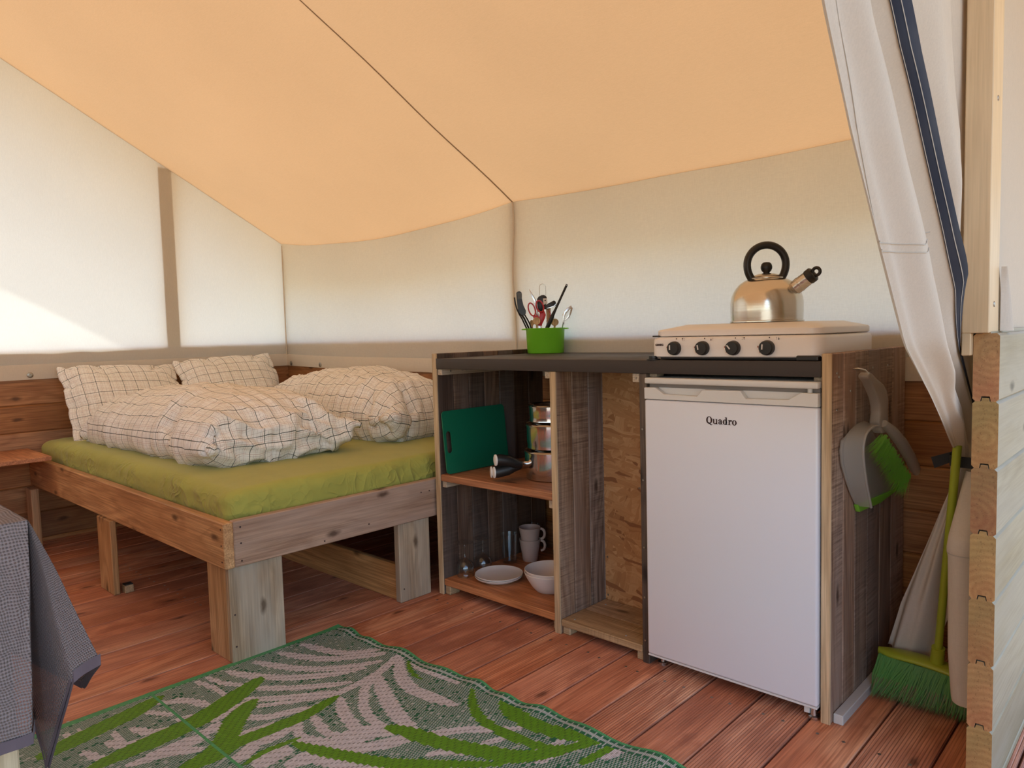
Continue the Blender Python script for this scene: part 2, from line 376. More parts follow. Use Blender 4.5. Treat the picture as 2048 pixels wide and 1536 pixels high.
def milky(name, color):
    t = NT(name); f = t.noise(t.obj(), 12, 2); p = t.bsdf(t.mix(f, tuple(x*.95 for x in color), color), .3)
    tr = t.n('ShaderNodeBsdfTransparent'); mx = t.n('ShaderNodeMixShader'); mx.inputs[0].default_value = .5; t.l(p, mx.inputs[1]); t.l(tr.outputs[0], mx.inputs[2])
    return t.done(mx.outputs[0])
M = {}
M['roof']    = canvas('roof_canvas', (.80,.60,.41), (.40,.225,.096), .4, blotch=.05)
M['wallc']   = canvas('wall_canvas', (.90,.84,.735), (.585,.64,.605), .4, blotch=.05)
M['hem']     = canvas('hem_canvas', (.80,.70,.57), (.5,.4,.3), .2)
M['flap']    = canvas('flap_canvas', (.66,.585,.485), (.5,.44,.34), .25, blotch=.03)
M['deck']    = wood('deck_wood', (.43,.13,.058), (.73,.29,.148), (.86,.48,.29), 1, .30, .08, .5, .6, groove=(0, .0075), stain=(.27,.075,.035))
M['logs']    = wood('wall_plank_wood', (.28,.105,.034), (.48,.215,.08), (.62,.32,.13), 0, .45, .13, .5, .2)
M['logsY']   = wood('wall_plank_wood_left', (.28,.105,.034), (.48,.215,.08), (.62,.32,.13), 1, .45, .13, .5, .2)
M['pale']    = wood('pale_plank_wood', (.25,.19,.10), (.345,.28,.17), (.41,.345,.23), 1, .25, .06, .6, .35, contrast=.55, grey=(.33,.28,.20))
M['endg']    = endgrain('sawn_end_wood', (.30,.12,.04), (.52,.28,.10), 300.0)
M['postw']   = wood('planed_post_wood', (.58,.40,.22), (.70,.52,.31), (.76,.6,.4), 2, .0, .05, .55, .15, contrast=.4)
M['bedX']    = wood('bed_board_wood', (.36,.155,.045), (.60,.305,.11), (.72,.42,.18), 0, .5, .08, .6, .3)
M['bedY']    = wood('bed_foot_wood', (.28,.15,.09), (.49,.30,.19), (.61,.42,.29), 1, .6, .08, .65, .4, grey=(.47,.335,.255))
M['bedZ']    = wood('bed_leg_wood', (.30,.19,.10), (.50,.36,.22), (.60,.46,.31), 2, .6, .08, .65, .5, grey=(.42,.35,.26), contrast=1.2)
M['bedZw']   = wood('bed_leg_side_wood', (.34,.165,.06), (.54,.30,.13), (.64,.40,.20), 2, .4, .1, .62, .3)
M['old']     = wood('scaffold_wood', (.21,.105,.06), (.43,.26,.165), (.62,.43,.29), 2, .3, .27, .7, .6, grey=(.36,.25,.19), contrast=1.25, sawn=.6)
M['old_shaded']    = wood('shaded_scaffold_wood', (.085,.042,.024), (.18,.105,.066), (.28,.18,.118), 2, .3, .36, .7, .6, grey=(.18,.125,.095), contrast=1.25, sawn=.5)  # scaffold wood copy for the left panel, cabinet shade put into its colour
M['oldY']    = wood('scaffold_floor_wood', (.32,.18,.08), (.50,.32,.16), (.60,.42,.23), 0, .2, .14, .7, .5, stain=(.2,.11,.05), sawn=.6)
M['lath']    = wood('pale_edge_wood', (.46,.29,.14), (.66,.46,.26), (.75,.57,.36), 2, .2, .06, .65, .3)
M['lathX']   = wood('pale_edge_wood_cross', (.38,.24,.12), (.56,.39,.22), (.66,.5,.3), 0, .15, .08, .65, .3)
M['lathY']   = wood('pale_batten_wood', (.42,.3,.2), (.6,.47,.33), (.7,.58,.43), 1, .15, .08, .65, .3)
M['shelf']   = wood('shelf_wood', (.34,.115,.04), (.56,.22,.085), (.68,.31,.14), 0, .25, .08, .55, .3)
M['dark']    = wood('dark_stained_wood', (.05,.03,.02), (.10,.065,.045), (.17,.12,.085), 2, .2, .1, .7, .5)
M['skirt']   = plain('skirting_paint', (.55,.52,.48), .6)
M['osb']     = osb('strand_board')
M['top']     = plain('worktop_laminate', (.055,.042,.035), .55, speck=.1, Specular_IOR_Level=.3)
M['white']   = plain('white_enamel', (.72,.70,.71), .30, speck=.004)
M['white2']  = plain('white_plastic', (.68,.65,.60), .4, speck=.02)
M['enamel']  = plain('stove_enamel', (.78,.73,.69), .3, speck=.015)
M['black']   = plain('black_plastic', (.012,.011,.010), .4, speck=.1)
M['blackm']  = plain('black_rubber', (.02,.018,.016), .7, speck=.1)
M['ink']     = plain('dark_print', (.035,.012,.010), .5)
M['flame']   = plain('red_print', (.30,.06,.03), .5)
M['steel']   = steel('brushed_steel')
M['pot']     = steel('polished_steel', (.66,.62,.58), .13)
M['gold']    = steel('kettle_steel', (.66,.60,.52), .2)
M['zinc']    = steel('zinc_screw', (.4,.37,.32), .4)
M['green']   = plain('green_tub_plastic', (.20,.60,.03), .38, speck=.03)
M['board']   = plain('dark_green_plastic', (.004,.13,.065), .42, speck=.03)
M['red']     = plain('red_plastic', (.45,.012,.02), .35)
M['woodsp']  = wood('spoon_wood', (.45,.26,.12), (.62,.4,.2), (.7,.5,.28), 2, .0, .06, .6, .15)
M['mug']     = plain('beige_stoneware', (.53,.42,.36), .4, speck=.02)
M['bowl']    = plain('white_melamine', (.74,.68,.62), .4, speck=.02)
M['glass']   = glass('clear_glass')
M['ging']    = gingham('checked_cotton', (.80,.75,.66), (.86,.82,.76))
M['sheet']   = fabric('green_sheet', (.38,.37,.08), 5, .10, True)
M['knit']    = knit('grey_knit', (.27,.22,.205), (0,0,0), .45)
M['bind']    = fabric('grey_binding', (.13,.10,.11), 30, .2)
M['clear']   = milky('milky_plastic', (.50,.45,.39))
M['bristle'] = plain('green_bristles', (.17,.42,.03), .6, speck=.3)
M['bristle2']= plain('dusty_green_bristles', (.085,.24,.045), .7, speck=.4)
M['dust']    = plain('bristle_dust', (.17,.17,.07), .9, speck=.4)
M['yellow']  = plain('lime_plastic', (.31,.35,.022), .38)
M['navy']    = plain('navy_tape', (.012,.016,.030), .8, speck=.15)
M['thread']  = plain('sewing_thread', (.45,.40,.33), .9)
M['seamtape']   = plain('seam_tape', (.42,.29,.18), .9)  # brown tape along the roof cloth seams
M['gasket']  = plain('grey_gasket', (.26,.22,.19), .7)
M['grass']   = plain('dry_ground', (.42,.36,.25), .9, speck=.3)
M['tablew']  = wood('table_leg_wood', (.5,.36,.2), (.66,.52,.33), (.72,.6,.42), 2, .1, .05, .6, .2)
M['rug']     = attr_color('woven_rug', 'stitch')

# ================================================================== SETTING
gr = MB().add([(-60,-60,-.3),(60,-60,-.3),(60,60,-.3),(-60,60,-.3)], [(0,1,2,3)]).build('ground', M['grass']); tag(gr, kind='structure')

# ---- floor: boards run from the opposite wall to the back wall
floor = MB().box(XL-.05, 2.45, YF, YB+.04, -.09, -.034).build('floor', M['dark']); tag(floor, kind='structure')
FB = 0.1405
for k in range(-26, 18):
    x0 = -.029 + k*FB
    if x0 + FB < XL - .02 or x0 > 2.4: continue
    piece('plank', floor, x0+.0022, x0+FB-.0022, YF, YB, -.028, 0.0, M['deck'], .0025)
sm = MB().lathe([(0,0),(.0042,0),(.0042,-.002)], 10).mesh('screw', M['zinc'])
for k in range(-24, 3):
    for yy in (-.055, -.66, -1.26):
        for dx in (.042, .096):
            x = -.029 + k*FB + dx
            if x > XL+.05: place('screw', sm, floor, (x + R_.uniform(-.006, .006), yy + R_.uniform(-.006, .006), .0006))

# ---- plank walls with tongue and groove, cloth above
def log_profile(w=WT, h=LOG, c=.005):
    t = .010
    return [(0, c), (c, 0), (w*.3, 0), (w*.34, t), (w*.66, t), (w*.7, 0), (w-c, 0), (w, c), (w, h-c), (w-c, h), (w*.66, h), (w*.63, h+t-.003), (w*.37, h+t-.003), (w*.34, h), (c, h), (0, h-c)]
def logs(parent, side, a0, a1, inner, outward, mat, n=8, endm=None):
    """horizontal planks; side 'x': run along X, 'y': run along Y"""
    L = a1 - a0; prof = [(p[0]-WT/2, p[1]-LOG/2) for p in log_profile()]
    if side == 'x': me = MB().prism(prof, (-L/2,0,0), (0,outward,0), (0,0,1), (L,0,0))
    else: me = MB().prism(prof, (0,-L/2,0), (outward,0,0), (0,0,1), (0,L,0))
    if endm is not None:
        me.m[0] = 1; me = me.mesh('plank', [mat, endm])
    else: me = me.mesh('plank', mat)
    for k in range(n):
        z = WH - LOG*(k+.5)
        c = ((a0+a1)/2, inner + outward*WT/2, z) if side == 'x' else (inner + outward*WT/2, (a0+a1)/2, z)
        place('plank', me, parent, c)

def roofz(x, y):
    """underside of the roof cloth, sagging between the rafters"""
    d = YB - max(y, 2*YRIDGE - y) if y < YRIDGE else YB - y
    z = EAVE + SLOPE*d
    if x < -1.574: s = (x - XL)/(-1.574 - XL)
    elif x < XR: s = (x + 1.574)/(XR + 1.574)
    else: s = .0
    s = min(max(s, 0), 1)
    amp = .05 if x < -1.574 else .012
    return z - amp*math.sin(math.pi*s)*math.exp(-max(d, 0)*1.1) + .016*math.exp(-((x-XL)/.25)**2)

SN = MB().lathe([(0,.0008),(.0035,.0008),(.004,.0022),(.007,.0022),(.0125,.0014),(.014,0)], 16).mesh('screw_washer', M['zinc'], smooth=True)
def washer(parent, p, nrm):
    o = bpy.data.objects.new('screw_washer', SN); o.location = p; o.rotation_euler = Vector(nrm).to_track_quat('Z', 'Y').to_euler(); link(o, parent)

wl_ = thing('wall_left', (XL, -1.7, 0), kind='structure')
logs(wl_, 'y', YF, YB+WT, XL, -1, M['logsY'])
def left_cloth(u, v):
    y = YF + (YB - YF)*u; z0 = .822; zt = roofz(XL, y) + .012
    z = z0 + (zt - z0)*v
    wr = .006*noise.noise((y*2.2 + z*1.6, z*2.4 - y*.8, 1.3)) + .004*math.exp(-(z-.95)/.18)*noise.noise((y*9 + z*7, z*3, 5))
    if z > WH: wr -= .004*min(1, (z-WH)/.1)
    wr *= 1 - .85*math.exp(-((y+.08)/.09)**4)
    return (XL + .008 - .0045*math.exp(-((y+.08)/.09)**4) + wr*min(1, v*9), y, z)
MB().grid(left_cloth, 150, 46).build('canvas', M['wallc'], wl_, smooth=True)
def left_hem(u, v):
    y = YF + (YB - YF)*u
    return (XL + .013 + .002*math.sin(v*math.pi) + .001*noise.noise((y*6, v, 0)), y, .82 + .075*v + .004*noise.noise((y*1.5, 0, 3)))
MB().grid(left_hem, 90, 4).build('hem_band', M['hem'], wl_, smooth=True)
for y in (-1.45, -.793, -.159, .35): washer(wl_, (XL+.017, y, .842), (1,0,0))
# frame posts standing outside against the cloth
piece('frame_post', wl_, XL-.062, XL+.0015, -.118, -.043, WH, 1.955, M['postw'])
piece('frame_post', wl_, XL-.062, XL-.002, YRIDGE-.04, YRIDGE+.04, WH, 2.78, M['postw'])

wb_ = thing('wall_back', (-1.6, YB, 0), kind='structure')
logs(wb_, 'x', XL-WT, XR+WT, YB, 1, M['logs'])
def back_cloth(u, v):
    x = XL + (XR + .02 - XL)*u; z0 = .80 + .02*abs(2*u-1)**2; zt = roofz(x, YB) + .014
    z = z0 + (zt - z0)*v
    wr = .007*noise.noise((x*2.2 + z*1.4, z*2.6 - x*.7, 4.1)) + .005*math.exp(-(z-.95)/.2)*noise.noise((x*8 + z*9, z*3, 2))
    tens = .010*math.exp(-((x-XL)/.2)**2)*math.sin((z*1.2+x)*14)*v*.5 + .006*math.exp(-((x+1.574)/.12)**2)
    if z > WH: wr -= .004*min(1, (z-WH)/.1)
    return (x, YB - .008 - (wr + tens)*min(1, v*9), z)
MB().grid(back_cloth, 170, 36).build('canvas', M['wallc'], wb_, smooth=True)
def back_hem(u, v):
    x = XL + (XR - XL)*u
    return (x, YB - .013 - .002*math.sin(v*math.pi) - .001*noise.noise((x*6, v, 7)), .798 + .022*abs(2*u-1)**2 + .072*v + .003*noise.noise((x*1.5, 0, 8)))
MB().grid(back_hem, 90, 4).build('hem_band', M['hem'], wb_, smooth=True)
for x, z in ((-3.505,.836),(-3.173,.829),(-2.534,.817),(-1.9,.813),(.2,.836)): washer(wb_, (x, YB-.017, z), (0,-1,0))
MB().tube([(-1.574 + .006*math.sin(i*.9), YB-.012, .86 + i*.0705) for i in range(11)], .004, 6).build('seam', M['hem'], wb_, smooth=True)
piece('frame_post', wb_, -1.60, -1.548, YB+.004, YB+.06, WH, 1.56, M['postw'])
piece('frame_post', wb_, XL-.06, XL-.004, YB+.004, YB+.06, WH, 1.56, M['postw'])
MB().tube([(XL+.012, YB-.012, .82 + i*.075) for i in range(11)], .004, 6).build('seam', M['hem'], wb_, smooth=True)

wf_ = thing('wall_front', (-1.6, YF, 0), kind='structure')
logs(wf_, 'x', XL-WT, XR+WT, YF, -1, M['logs'])
# unseen side: opening and rolled-up cloth made up to let more daylight in
MB().tube([(XL+.1, YF+.03, 1.50), (XR-.1, YF+.03, 1.50)], .05, 12).build('added_canvas_roll', M['wallc'], wf_, smooth=True)

wr_ = thing('wall_right', (XR, .25, 0), kind='structure')
prof_y0 = -.093
logs(wr_, 'y', prof_y0, YB+WT, XR, 1, M['pale'], endm=M['endg'])
def right_cloth(u, v):
    y = -.03 + (YB+.03)*u; z = .95 + (roofz(XR, y) + .012 - .95)*v
    return (XR + .022 + .008*noise.noise((y*3, z*1.6, 9)) + .008*math.sin(y*16 + z*2)*(.4+.6*v), y, z)
MB().grid(right_cloth, 40, 30).build('canvas', M['flap'], wr_, smooth=True)
# ---- roof cloth: two slopes, overhanging the walls
XO0, XO1, OV = XL - .72, 1.25, .36
def roof_pt(u, v):
    x = XO0 + (XO1 - XO0)*u; y = (YF - OV) + (YB - YF + 2*OV)*v
    w = .0035*noise.noise((x*1.4, y*1.4, 2)) 
    return (x, y, roofz(min(max(x, XL), XR), y) + w)
ceil = MB().grid(roof_pt, 130, 108).build('ceiling', M['roof'], smooth=True); tag(ceil, kind='structure')
for xs in (-1.574, XR-.015):
    MB().tube([(xs + .004*math.sin(i*.8), YB - .006 - i*.0775, roofz(xs, YB - .006 - i*.0775) - .001) for i in range(31)], [.0034 - .00006*i for i in range(31)], 6).build('seam', M['seamtape'], ceil, smooth=True)

# ---- post on the end of the right wall
pst = MB()
pst.box(.3130, .3590, -.112, -.020, WH+.001, 2.42); pst.box(.3130, .3292, -.112, -.020, .919, WH+.001)
pst = pst.build('tent_post', M['postw'], bevel=.0015, seg=1)
tag(pst, 'tall planed pine post standing on the sawn end of the plank wall', 'post')
pk = MB().lathe([(0,.0015),(.005,.0015),(.006,0)], 12).mesh('screw', M['zinc'])
for z in (1.02, 1.42): place('screw', pk, pst, (.3592, -.066, z), (0, math.pi/2, 0))

# ================================================================== BED
bed = thing('bed_frame', (-2.5, -.1, 0), 'low wooden bed frame of broad reclaimed boards on stub legs', 'bed')
piece('side_board', bed, XL+.02, -1.4529, -.8236, -.7916, .298, .440, M['bedX'], .003)
piece('foot_board', bed, -1.4835, -1.4535, -.7910, .6080, .298, .4405, M['bedY'], .003)
piece('back_board', bed, XL+.02, -1.4845, .578, .608, .298, .44, M['bedX'], .003)
for k in range(9): piece('slat', bed, XL+.1+k*.225, XL+.19+k*.225, -.79, .577, .385, .40, M['lathY'], .002)
lg = thing('leg', (-1.54, -.72, 0)); lg.parent = bed; lg.matrix_parent_inverse = mworld(bed).inverted()
piece('leg_board', lg, -1.614, -1.487, -.8085, -.7865, 0, .2975, M['bedZw'], .002)
piece('leg_board', lg, -1.486, -1.4655, -.8085, -.630, 0, .2975, M['bedZ'], .002)
piece('leg', bed, -2.564, -2.415, -.833, -.809, 0, .2975, M['bedZw'], .003)
piece('leg', bed, -1.496, -1.4655, -.162, -.015, 0, .2975, M['bedZ'], .003)
piece('leg', bed, -3.50, -3.405, -.86, -.825, 0, .2975, M['bedZw'], .003)
blk = MB().box(-2.44, -2.405, -.795, -.762, 0, .03).build('floor_block', M['lathX'], bed, bevel=.002, seg=1)
MB().box(-2.438, -2.407, -.793, -.764, .03, .034).build('pad', M['blackm'], blk)
fbd = piece('plinth_board', bed, -3.3, -1.50, -.150, -.128, 0, .135, M['bedX'], .002)
nail = MB().lathe([(0,.0008),(.0028,.0008),(.003,0)], 8).mesh('nail', M['ink'])
for y, z in ((-.77,.42),(-.77,.37),(-.77,.315),(-.02,.40),(-.06,.40),(-.30,.33),(-.48,.31)): place('nail', nail, bed, (-1.4530, y, z), (0, math.pi/2, 0))
for y, z in ((-.795,.05),(-.795,.15),(-.146,.05)): place('nail', nail, bed, (-1.4650, y, z), (0, math.pi/2, 0))
for x, z in ((-1.47,.42),(-1.47,.37),(-1.47,.32)): place('nail', nail, bed, (x, -.8240, z), (math.pi/2, 0, 0))

# ---- mattress in a fitted green sheet
def mattress():
    A, B, H, r = 1.012, .676, .135, .036
    cx, cy, zt = -2.515, -.104, .533
    ext = r*math.pi/2 + (H - r)
    nx, ny = 190, 140
    def fn(u, v):
        a = (2*u-1)*(A - r + ext); b = (2*v-1)*(B - r + ext)
        ia, ib = max(min(a, A-r), -(A-r)), max(min(b, B-r), -(B-r))
        ex, ey = a - ia, b - ib; e = math.hypot(ex, ey)
        if e < 1e-9: dx = dy = hz = dr = 0.0
        else:
            dx, dy = ex/e, ey/e
            if e < r*math.pi/2: hz, dr = r*math.sin(e/r), r*(1-math.cos(e/r))
            else: hz, dr = r, min(r + e - r*math.pi/2, H)
        s = min(1, dr/.03)
        side = (a if abs(ey) > abs(ex) else b)
        t_ = noise.noise((side*4 + dr*9, dr*10 - side*2, 3)); w = (1-abs(t_))**4*.005 + noise.noise((side*11 - dr*14, dr*22, 8))*.002
        bulge = .004*math.sin(min(dr/H, 1)*math.pi)
        hz += s*(w + bulge) - .004
        z = zt - dr + (.006*noise.noise((a*2.2, b*2.2, 0)) - .010*(abs(a)/A)**6 - .008*(abs(b)/B)**6)*(1-min(1, dr/H)) + .0025*(1-abs(noise.noise((a*3 + b*5, b*2 - a*2, 9))))**4
        return (cx + ia + dx*hz, cy + ib + dy*hz, z)
    m = MB().grid(fn, nx, ny)
    return m.build('mattress', M['sheet'], smooth=True, angle=180)
mt = mattress(); tag(mt, 'mattress in an olive green fitted sheet lying on the bed frame', 'mattress')

# ---- pillows and duvets: sewn cotton bags puffed up and settled as cloth
def cloth_bag(L, W, nx, ny, press, frames, seed, shape=None, mass=.1, shrink=-.06):
    rr = random.Random(seed); vs = []; fs = []; uv = []
    for s in (1, -1):
        for i in range(nx+1):
            for j in range(ny+1):
                u = i/nx - .5; v = j/ny - .5; b = (1-(2*u)**8)*(1-(2*v)**8)
                x, y = u*L, v*W
                if shape: x, y = shape(x, y, L, W)
                vs.append((x, y, s*.012*b + rr.uniform(-1, 1)*.002 + .01*noise.noise((x*5, y*5, seed + s)))); uv.append((u*L, v*W + (0 if s > 0 else 3.0)))
    n = (nx+1)*(ny+1)
    idx = lambda s, i, j: (0 if s == 0 or i in (0, nx) or j in (0, ny) else n) + i*(ny+1) + j
    for s in (0, 1):
        for i in range(nx):
            for j in range(ny):
                q = [idx(s, i, j), idx(s, i+1, j), idx(s, i+1, j+1), idx(s, i, j+1)]; fs.append(q if s == 0 else q[::-1])
    me = bpy.data.meshes.new('bag'); me.from_pydata(vs, [], fs); ul = me.uv_layers.new(name='UVMap')
    for p in me.polygons:
        top = p.index < nx*ny
        for li in p.loop_indices:
            w = uv[me.loops[li].vertex_index]; ul.data[li].uv = (w[0], (w[1] if w[1] < 2 else w[1]-3.0))
    bm = bmesh.new(); bm.from_mesh(me); bmesh.ops.delete(bm, geom=[v for v in bm.verts if not v.link_faces], context='VERTS'); bm.to_mesh(me); bm.free()
    o = bpy.data.objects.new('bag', me); COL.objects.link(o); o.location = (0, 0, 60.08)
    pm = bpy.data.meshes.new('p'); pm.from_pydata([(-3,-3,60),(3,-3,60),(3,3,60),(-3,3,60)], [], [(0,1,2,3)])
    pl = bpy.data.objects.new('p', pm); COL.objects.link(pl); pl.modifiers.new('c', 'COLLISION'); pl.collision.thickness_outer = .004
    m = o.modifiers.new('cl', 'CLOTH'); s = m.settings
    s.quality = 6; s.mass = mass; s.use_pressure = True; s.uniform_pressure_force = press
    s.tension_stiffness = 15; s.compression_stiffness = 15; s.shear_stiffness = 5; s.bending_stiffness = .02; s.shrink_min = shrink
    m.collision_settings.use_self_collision = False; m.point_cache.frame_end = frames + 5
    for f in range(1, frames+1): scene.frame_set(f)
    ev = o.evaluated_get(bpy.context.evaluated_depsgraph_get()); res = bpy.data.meshes.new_from_object(ev)
    bpy.data.objects.remove(o); bpy.data.objects.remove(pl); scene.frame_set(1)
    cs = [v.co.copy() for v in res.vertices]; z0 = min(c.z for c in cs); mx = sum((c.x for c in cs))/len(cs); my = sum((c.y for c in cs))/len(cs)
    for v in res.vertices: v.co = (v.co.x - mx, v.co.y - my, v.co.z - z0)
    for p in res.polygons: p.use_smooth = True
    return res
def refine(me, fn, mat, name):
    """one smoothing subdivision, then the small creases of the cotton"""
    bm = bmesh.new(); bm.from_mesh(me)
    bmesh.ops.subdivide_edges(bm, edges=bm.edges, cuts=1, use_grid_fill=True, smooth=1.0)
    bm.normal_update()
    d = [v.normal*fn(v.co) for v in bm.verts]
    for v, w in zip(bm.verts, d): v.co += w
    for f in bm.faces: f.smooth = True
    m2 = bpy.data.meshes.new(name); bm.to_mesh(m2); bm.free(); m2.materials.append(mat); return m2

pil0 = cloth_bag(.60, .50, 34, 30, 9.0, 34, 3)
crease = lambda s, a, k: (lambda c: a*(1-abs(noise.noise((c.x*k + s, c.y*k*.6, c.z*k))))**4 + a*.5*noise.noise((c.x*9, c.y*9 + s, c.z*9)))
def pillow(label, seed, c, tilt, yaw, roll=0.0):
    me = refine(pil0, crease(seed, .006, 7), M['ging'], 'pillow')
    zs = [v.co.z for v in me.vertices]; h = max(zs)
    for v in me.vertices: v.co.z = (v.co.z - h*.5)*.62
    o = bpy.data.objects.new('pillow', me)
    ax = Vector((-math.sin(tilt), 0, math.cos(tilt))); nn = Vector((math.cos(tilt), 0, math.sin(tilt)))
    rot = Matrix((( 0, ax.x, nn.x), (1, 0, 0), (0, ax.z, nn.z)))      # local x -> Y, y -> up the lean, z -> out
    rot = Matrix.Rotation(yaw, 3, 'Z') @ rot @ Matrix.Rotation(roll, 3, 'Z')
    o.rotation_euler = rot.to_euler(); o.location = c
    link(o); return tag(o, label, 'pillow', 'checked pillows on the bed')
pillow('checked pillow standing at the side of the bed nearest the small wooden shelf', 1, (-3.335, -.415, .695), .62, .03, -.03)
pillow('checked pillow standing in the corner where the two plank walls meet', 5, (-3.345, .165, .712), .60, -.05, .05)

def duv_shape(x, y, L, W):
    f = 1 + .10*math.sin(x*3.1 + .6) - .05*(x/L)
    return (x + .05*y*math.sin(x*2), y*f + .035*math.sin(x*2.6))
duv0 = cloth_bag(1.36, .66, 68, 34, 6.4, 40, 8, duv_shape, mass=.1)
def duvet(label, seed, c, rz, sc, mirror=1, end=0.0):
    fold = lambda c_: (.013*(1-abs(noise.noise((c_.x*5.5 + seed, c_.y*1.3 + c_.x*1.0, seed))))**4 + .008*noise.noise((c_.x*6, c_.y*6 + seed, c_.z*6))
                      + .010*(1-abs(noise.noise((c_.x*3 + c_.y*9, c_.y*3 - c_.x*4, seed*2))))**5
                      + end*max(0, min(1, (c_.x-.50)/.14))*(.030*(1-abs(noise.noise((c_.y*7, c_.z*16 + c_.y*3, seed))))**3 + .022*noise.noise((c_.y*17, c_.z*20, 3)) - .022))
    me = refine(duv0, fold, M['ging'], 'duvet')
    if mirror < 0:
        bm = bmesh.new(); bm.from_mesh(me)
        for v in bm.verts: v.co.y *= -1
        bmesh.ops.reverse_faces(bm, faces=bm.faces); bm.to_mesh(me); bm.free()
    for v in me.vertices:
        v.co.x *= sc[0]; v.co.y *= sc[1]; v.co.z *= sc[2]
    o = bpy.data.objects.new('duvet', me); o.location = c; o.rotation_euler = (0, 0, rz); link(o)
    return tag(o, label, 'duvet', 'checked duvets on the bed')
dv1 = duvet('rumpled checked duvet whose open crumpled end faces the foot of the bed', 2, (-2.49, -.405, .526), -.02, (.98, .94, 1.0), 1, 1.0)
dv2 = duvet('puffy checked duvet lying along the back plank wall', 7, (-2.44, .335, .526), .03, (.92, .80, 1.12), -1)

# ================================================================== KITCHEN CABINET
PX = 0.0
cab = thing('kitchen_cabinet', (-.7, .3, 0), 'open kitchen cabinet of weathered upright scaffold planks with two shelves', 'cabinet')
YD = .606
def strip_panel(name, x0, x1, z0, z1, cuts, mat, edge=None):
    p = thing(name, ((x0+x1)/2, .3, z0)); p.parent = cab; p.matrix_parent_inverse = mworld(cab).inverted()
    e0 = cuts[0]
    if edge is not None:
        piece('edge_lath', p, x0, x1, e0, e0+.006, z0, z1, edge, .0012)
    for i in range(len(cuts)-1):
        a, b = cuts[i] + (.0062 if (i == 0 and edge is not None) else .0010), cuts[i+1] - .0010
        d = R_.uniform(-.0010, .0010)
        piece('plank', p, x0 + d, x1 + d, a, b, z0, z1, mat, .0024)
    return p
strip_panel('side_panel', -1.437, -1.4125, 0, .9185, (0, .085, .165, .25, .335, .42, .51, YD), M['old_shaded'], M['lath'])
strip_panel('divider', -.8608, -.8365, 0, .8610, (0, .085, .172, .25, .335, .42, .51, YD), M['old'], M['lath'])
strip_panel('divider', -.5225, -.4985, 0, .8610, (0, .09, .18, .27, .36, .45, YD), M['dark'])
strip_panel('side_panel', -.0015, .0215, 0, .9185, (0, .085, .17, .268, .374, .478, YD), M['old'], M['lath'])
piece('skirting', cab, .0225, .0465, .018, YD, 0, .025, M['skirt'], .002)
piece('shelf', cab, -1.4120, -.8615, .004, .27, .4375, .463, M['shelf'], .003)
piece('shelf', cab, -1.4120, -.8615, .272, .56, .4375, .462, M['shelf'], .003)
piece('shelf', cab, -1.4120, -.8615, .004, .27, .0355, .061, M['shelf'], .003)
piece('shelf', cab, -1.4120, -.8615, .272, .56, .0355, .060, M['shelf'], .003)
piece('bottom_plank', cab, -.8355, -.5235, .002, .125, .028, .050, M['oldY'], .0025)
piece('bottom_plank', cab, -.8355, -.5235, .127, .247, .028, .049, M['oldY'], .0025)
piece('strand_board', cab, -.8355, -.5235, .250, .262, .03, .855, M['osb'], .001)
for (a, b, c, d, e, f) in ((-1.412,-1.388, .006,.40, .838,.8605), (-.885,-.8615, .006,.30, .838,.8605), (-.5475,-.5235, .006,.05, .835,.8605),
                           (-1.412,-1.39, .012,.42, .413,.4370), (-.885,-.8615, .012,.42, .410,.4370), (-.4980,-.474,.02,.06,.851,.8605), (-.028,-.003,.02,.06,.851,.8605)):
    piece('batten', cab, a, b, c, d, e, f, M['lathY'], .0015)
for (a, b, c, d, e) in ((-1.4120,-1.385,.010,.06,.0350), (-.884,-.8615,.02,.06,.0350), (-.8355,-.805,.010,.05,.0275), (-.548,-.5235,.010,.05,.0275)):
    piece('foot_block', cab, a, b, c, d, 0, e, M['lathX'], .003)
sc5 = MB().lathe([(0,.001),(.0030,.001),(.0034,0)], 10).mesh('screw', M['zinc'])
for y, z in ((.05,.852),(.11,.852),(.13,.852)): place('screw', sc5, cab, (-1.3878, y, z), (0, math.pi/2, 0))
for y, z in ((.035,.87),(.05,.86),(.30,.87),(.43,.87),(.035,.78),(.13,.82)): place('screw', sc5, cab, (.0222, y, z), (0, math.pi/2, 0))
for z in (.07, .2, .35, .55, .7): place('screw', sc5, cab, (-.5105, -.0004, z), (math.pi/2, 0, 0))
place('screw', sc5, cab, (-.535, .0055, .848), (math.pi/2, 0, 0))
for x, z in ((-.825,.20),(-.825,.065),(-.69,.46)): place('screw', sc5, cab, (x, .2496, z), (math.pi/2, 0, 0))
for x, y in ((-.80,.03),(-.60,.03),(-.80,.20)): place('screw', sc5, cab, (x, y, .0502))

wt = MB().box(-1.4118, -.0025, -.002, .612, .8615, CT).build('worktop', M['top'], bevel=.0022, smooth=True)
tag(wt, 'dark brown laminate worktop resting on the kitchen cabinet', 'worktop')

# ================================================================== FRIDGE
fr = thing('fridge', (-.25, .27, 0), 'white undercounter fridge built into the cabinet', 'fridge')
FX0, FX1 = -.4955, -.0055
MB().box(FX0+.004, FX1-.004, .036, .58, .028, .846).build('body', M['white'], fr, bevel=.004, smooth=True)
dr = MB().box(FX0, FX1, -.012, .032, .040, .788).build('door', M['white'], fr, bevel=.006, seg=3, smooth=True)
tag(dr, 'smooth white fridge door')
MB().box(FX0+.001, FX1-.001, -.010, .030, .034, .0395).build('bottom_rail', M['white2'], dr, bevel=.001)
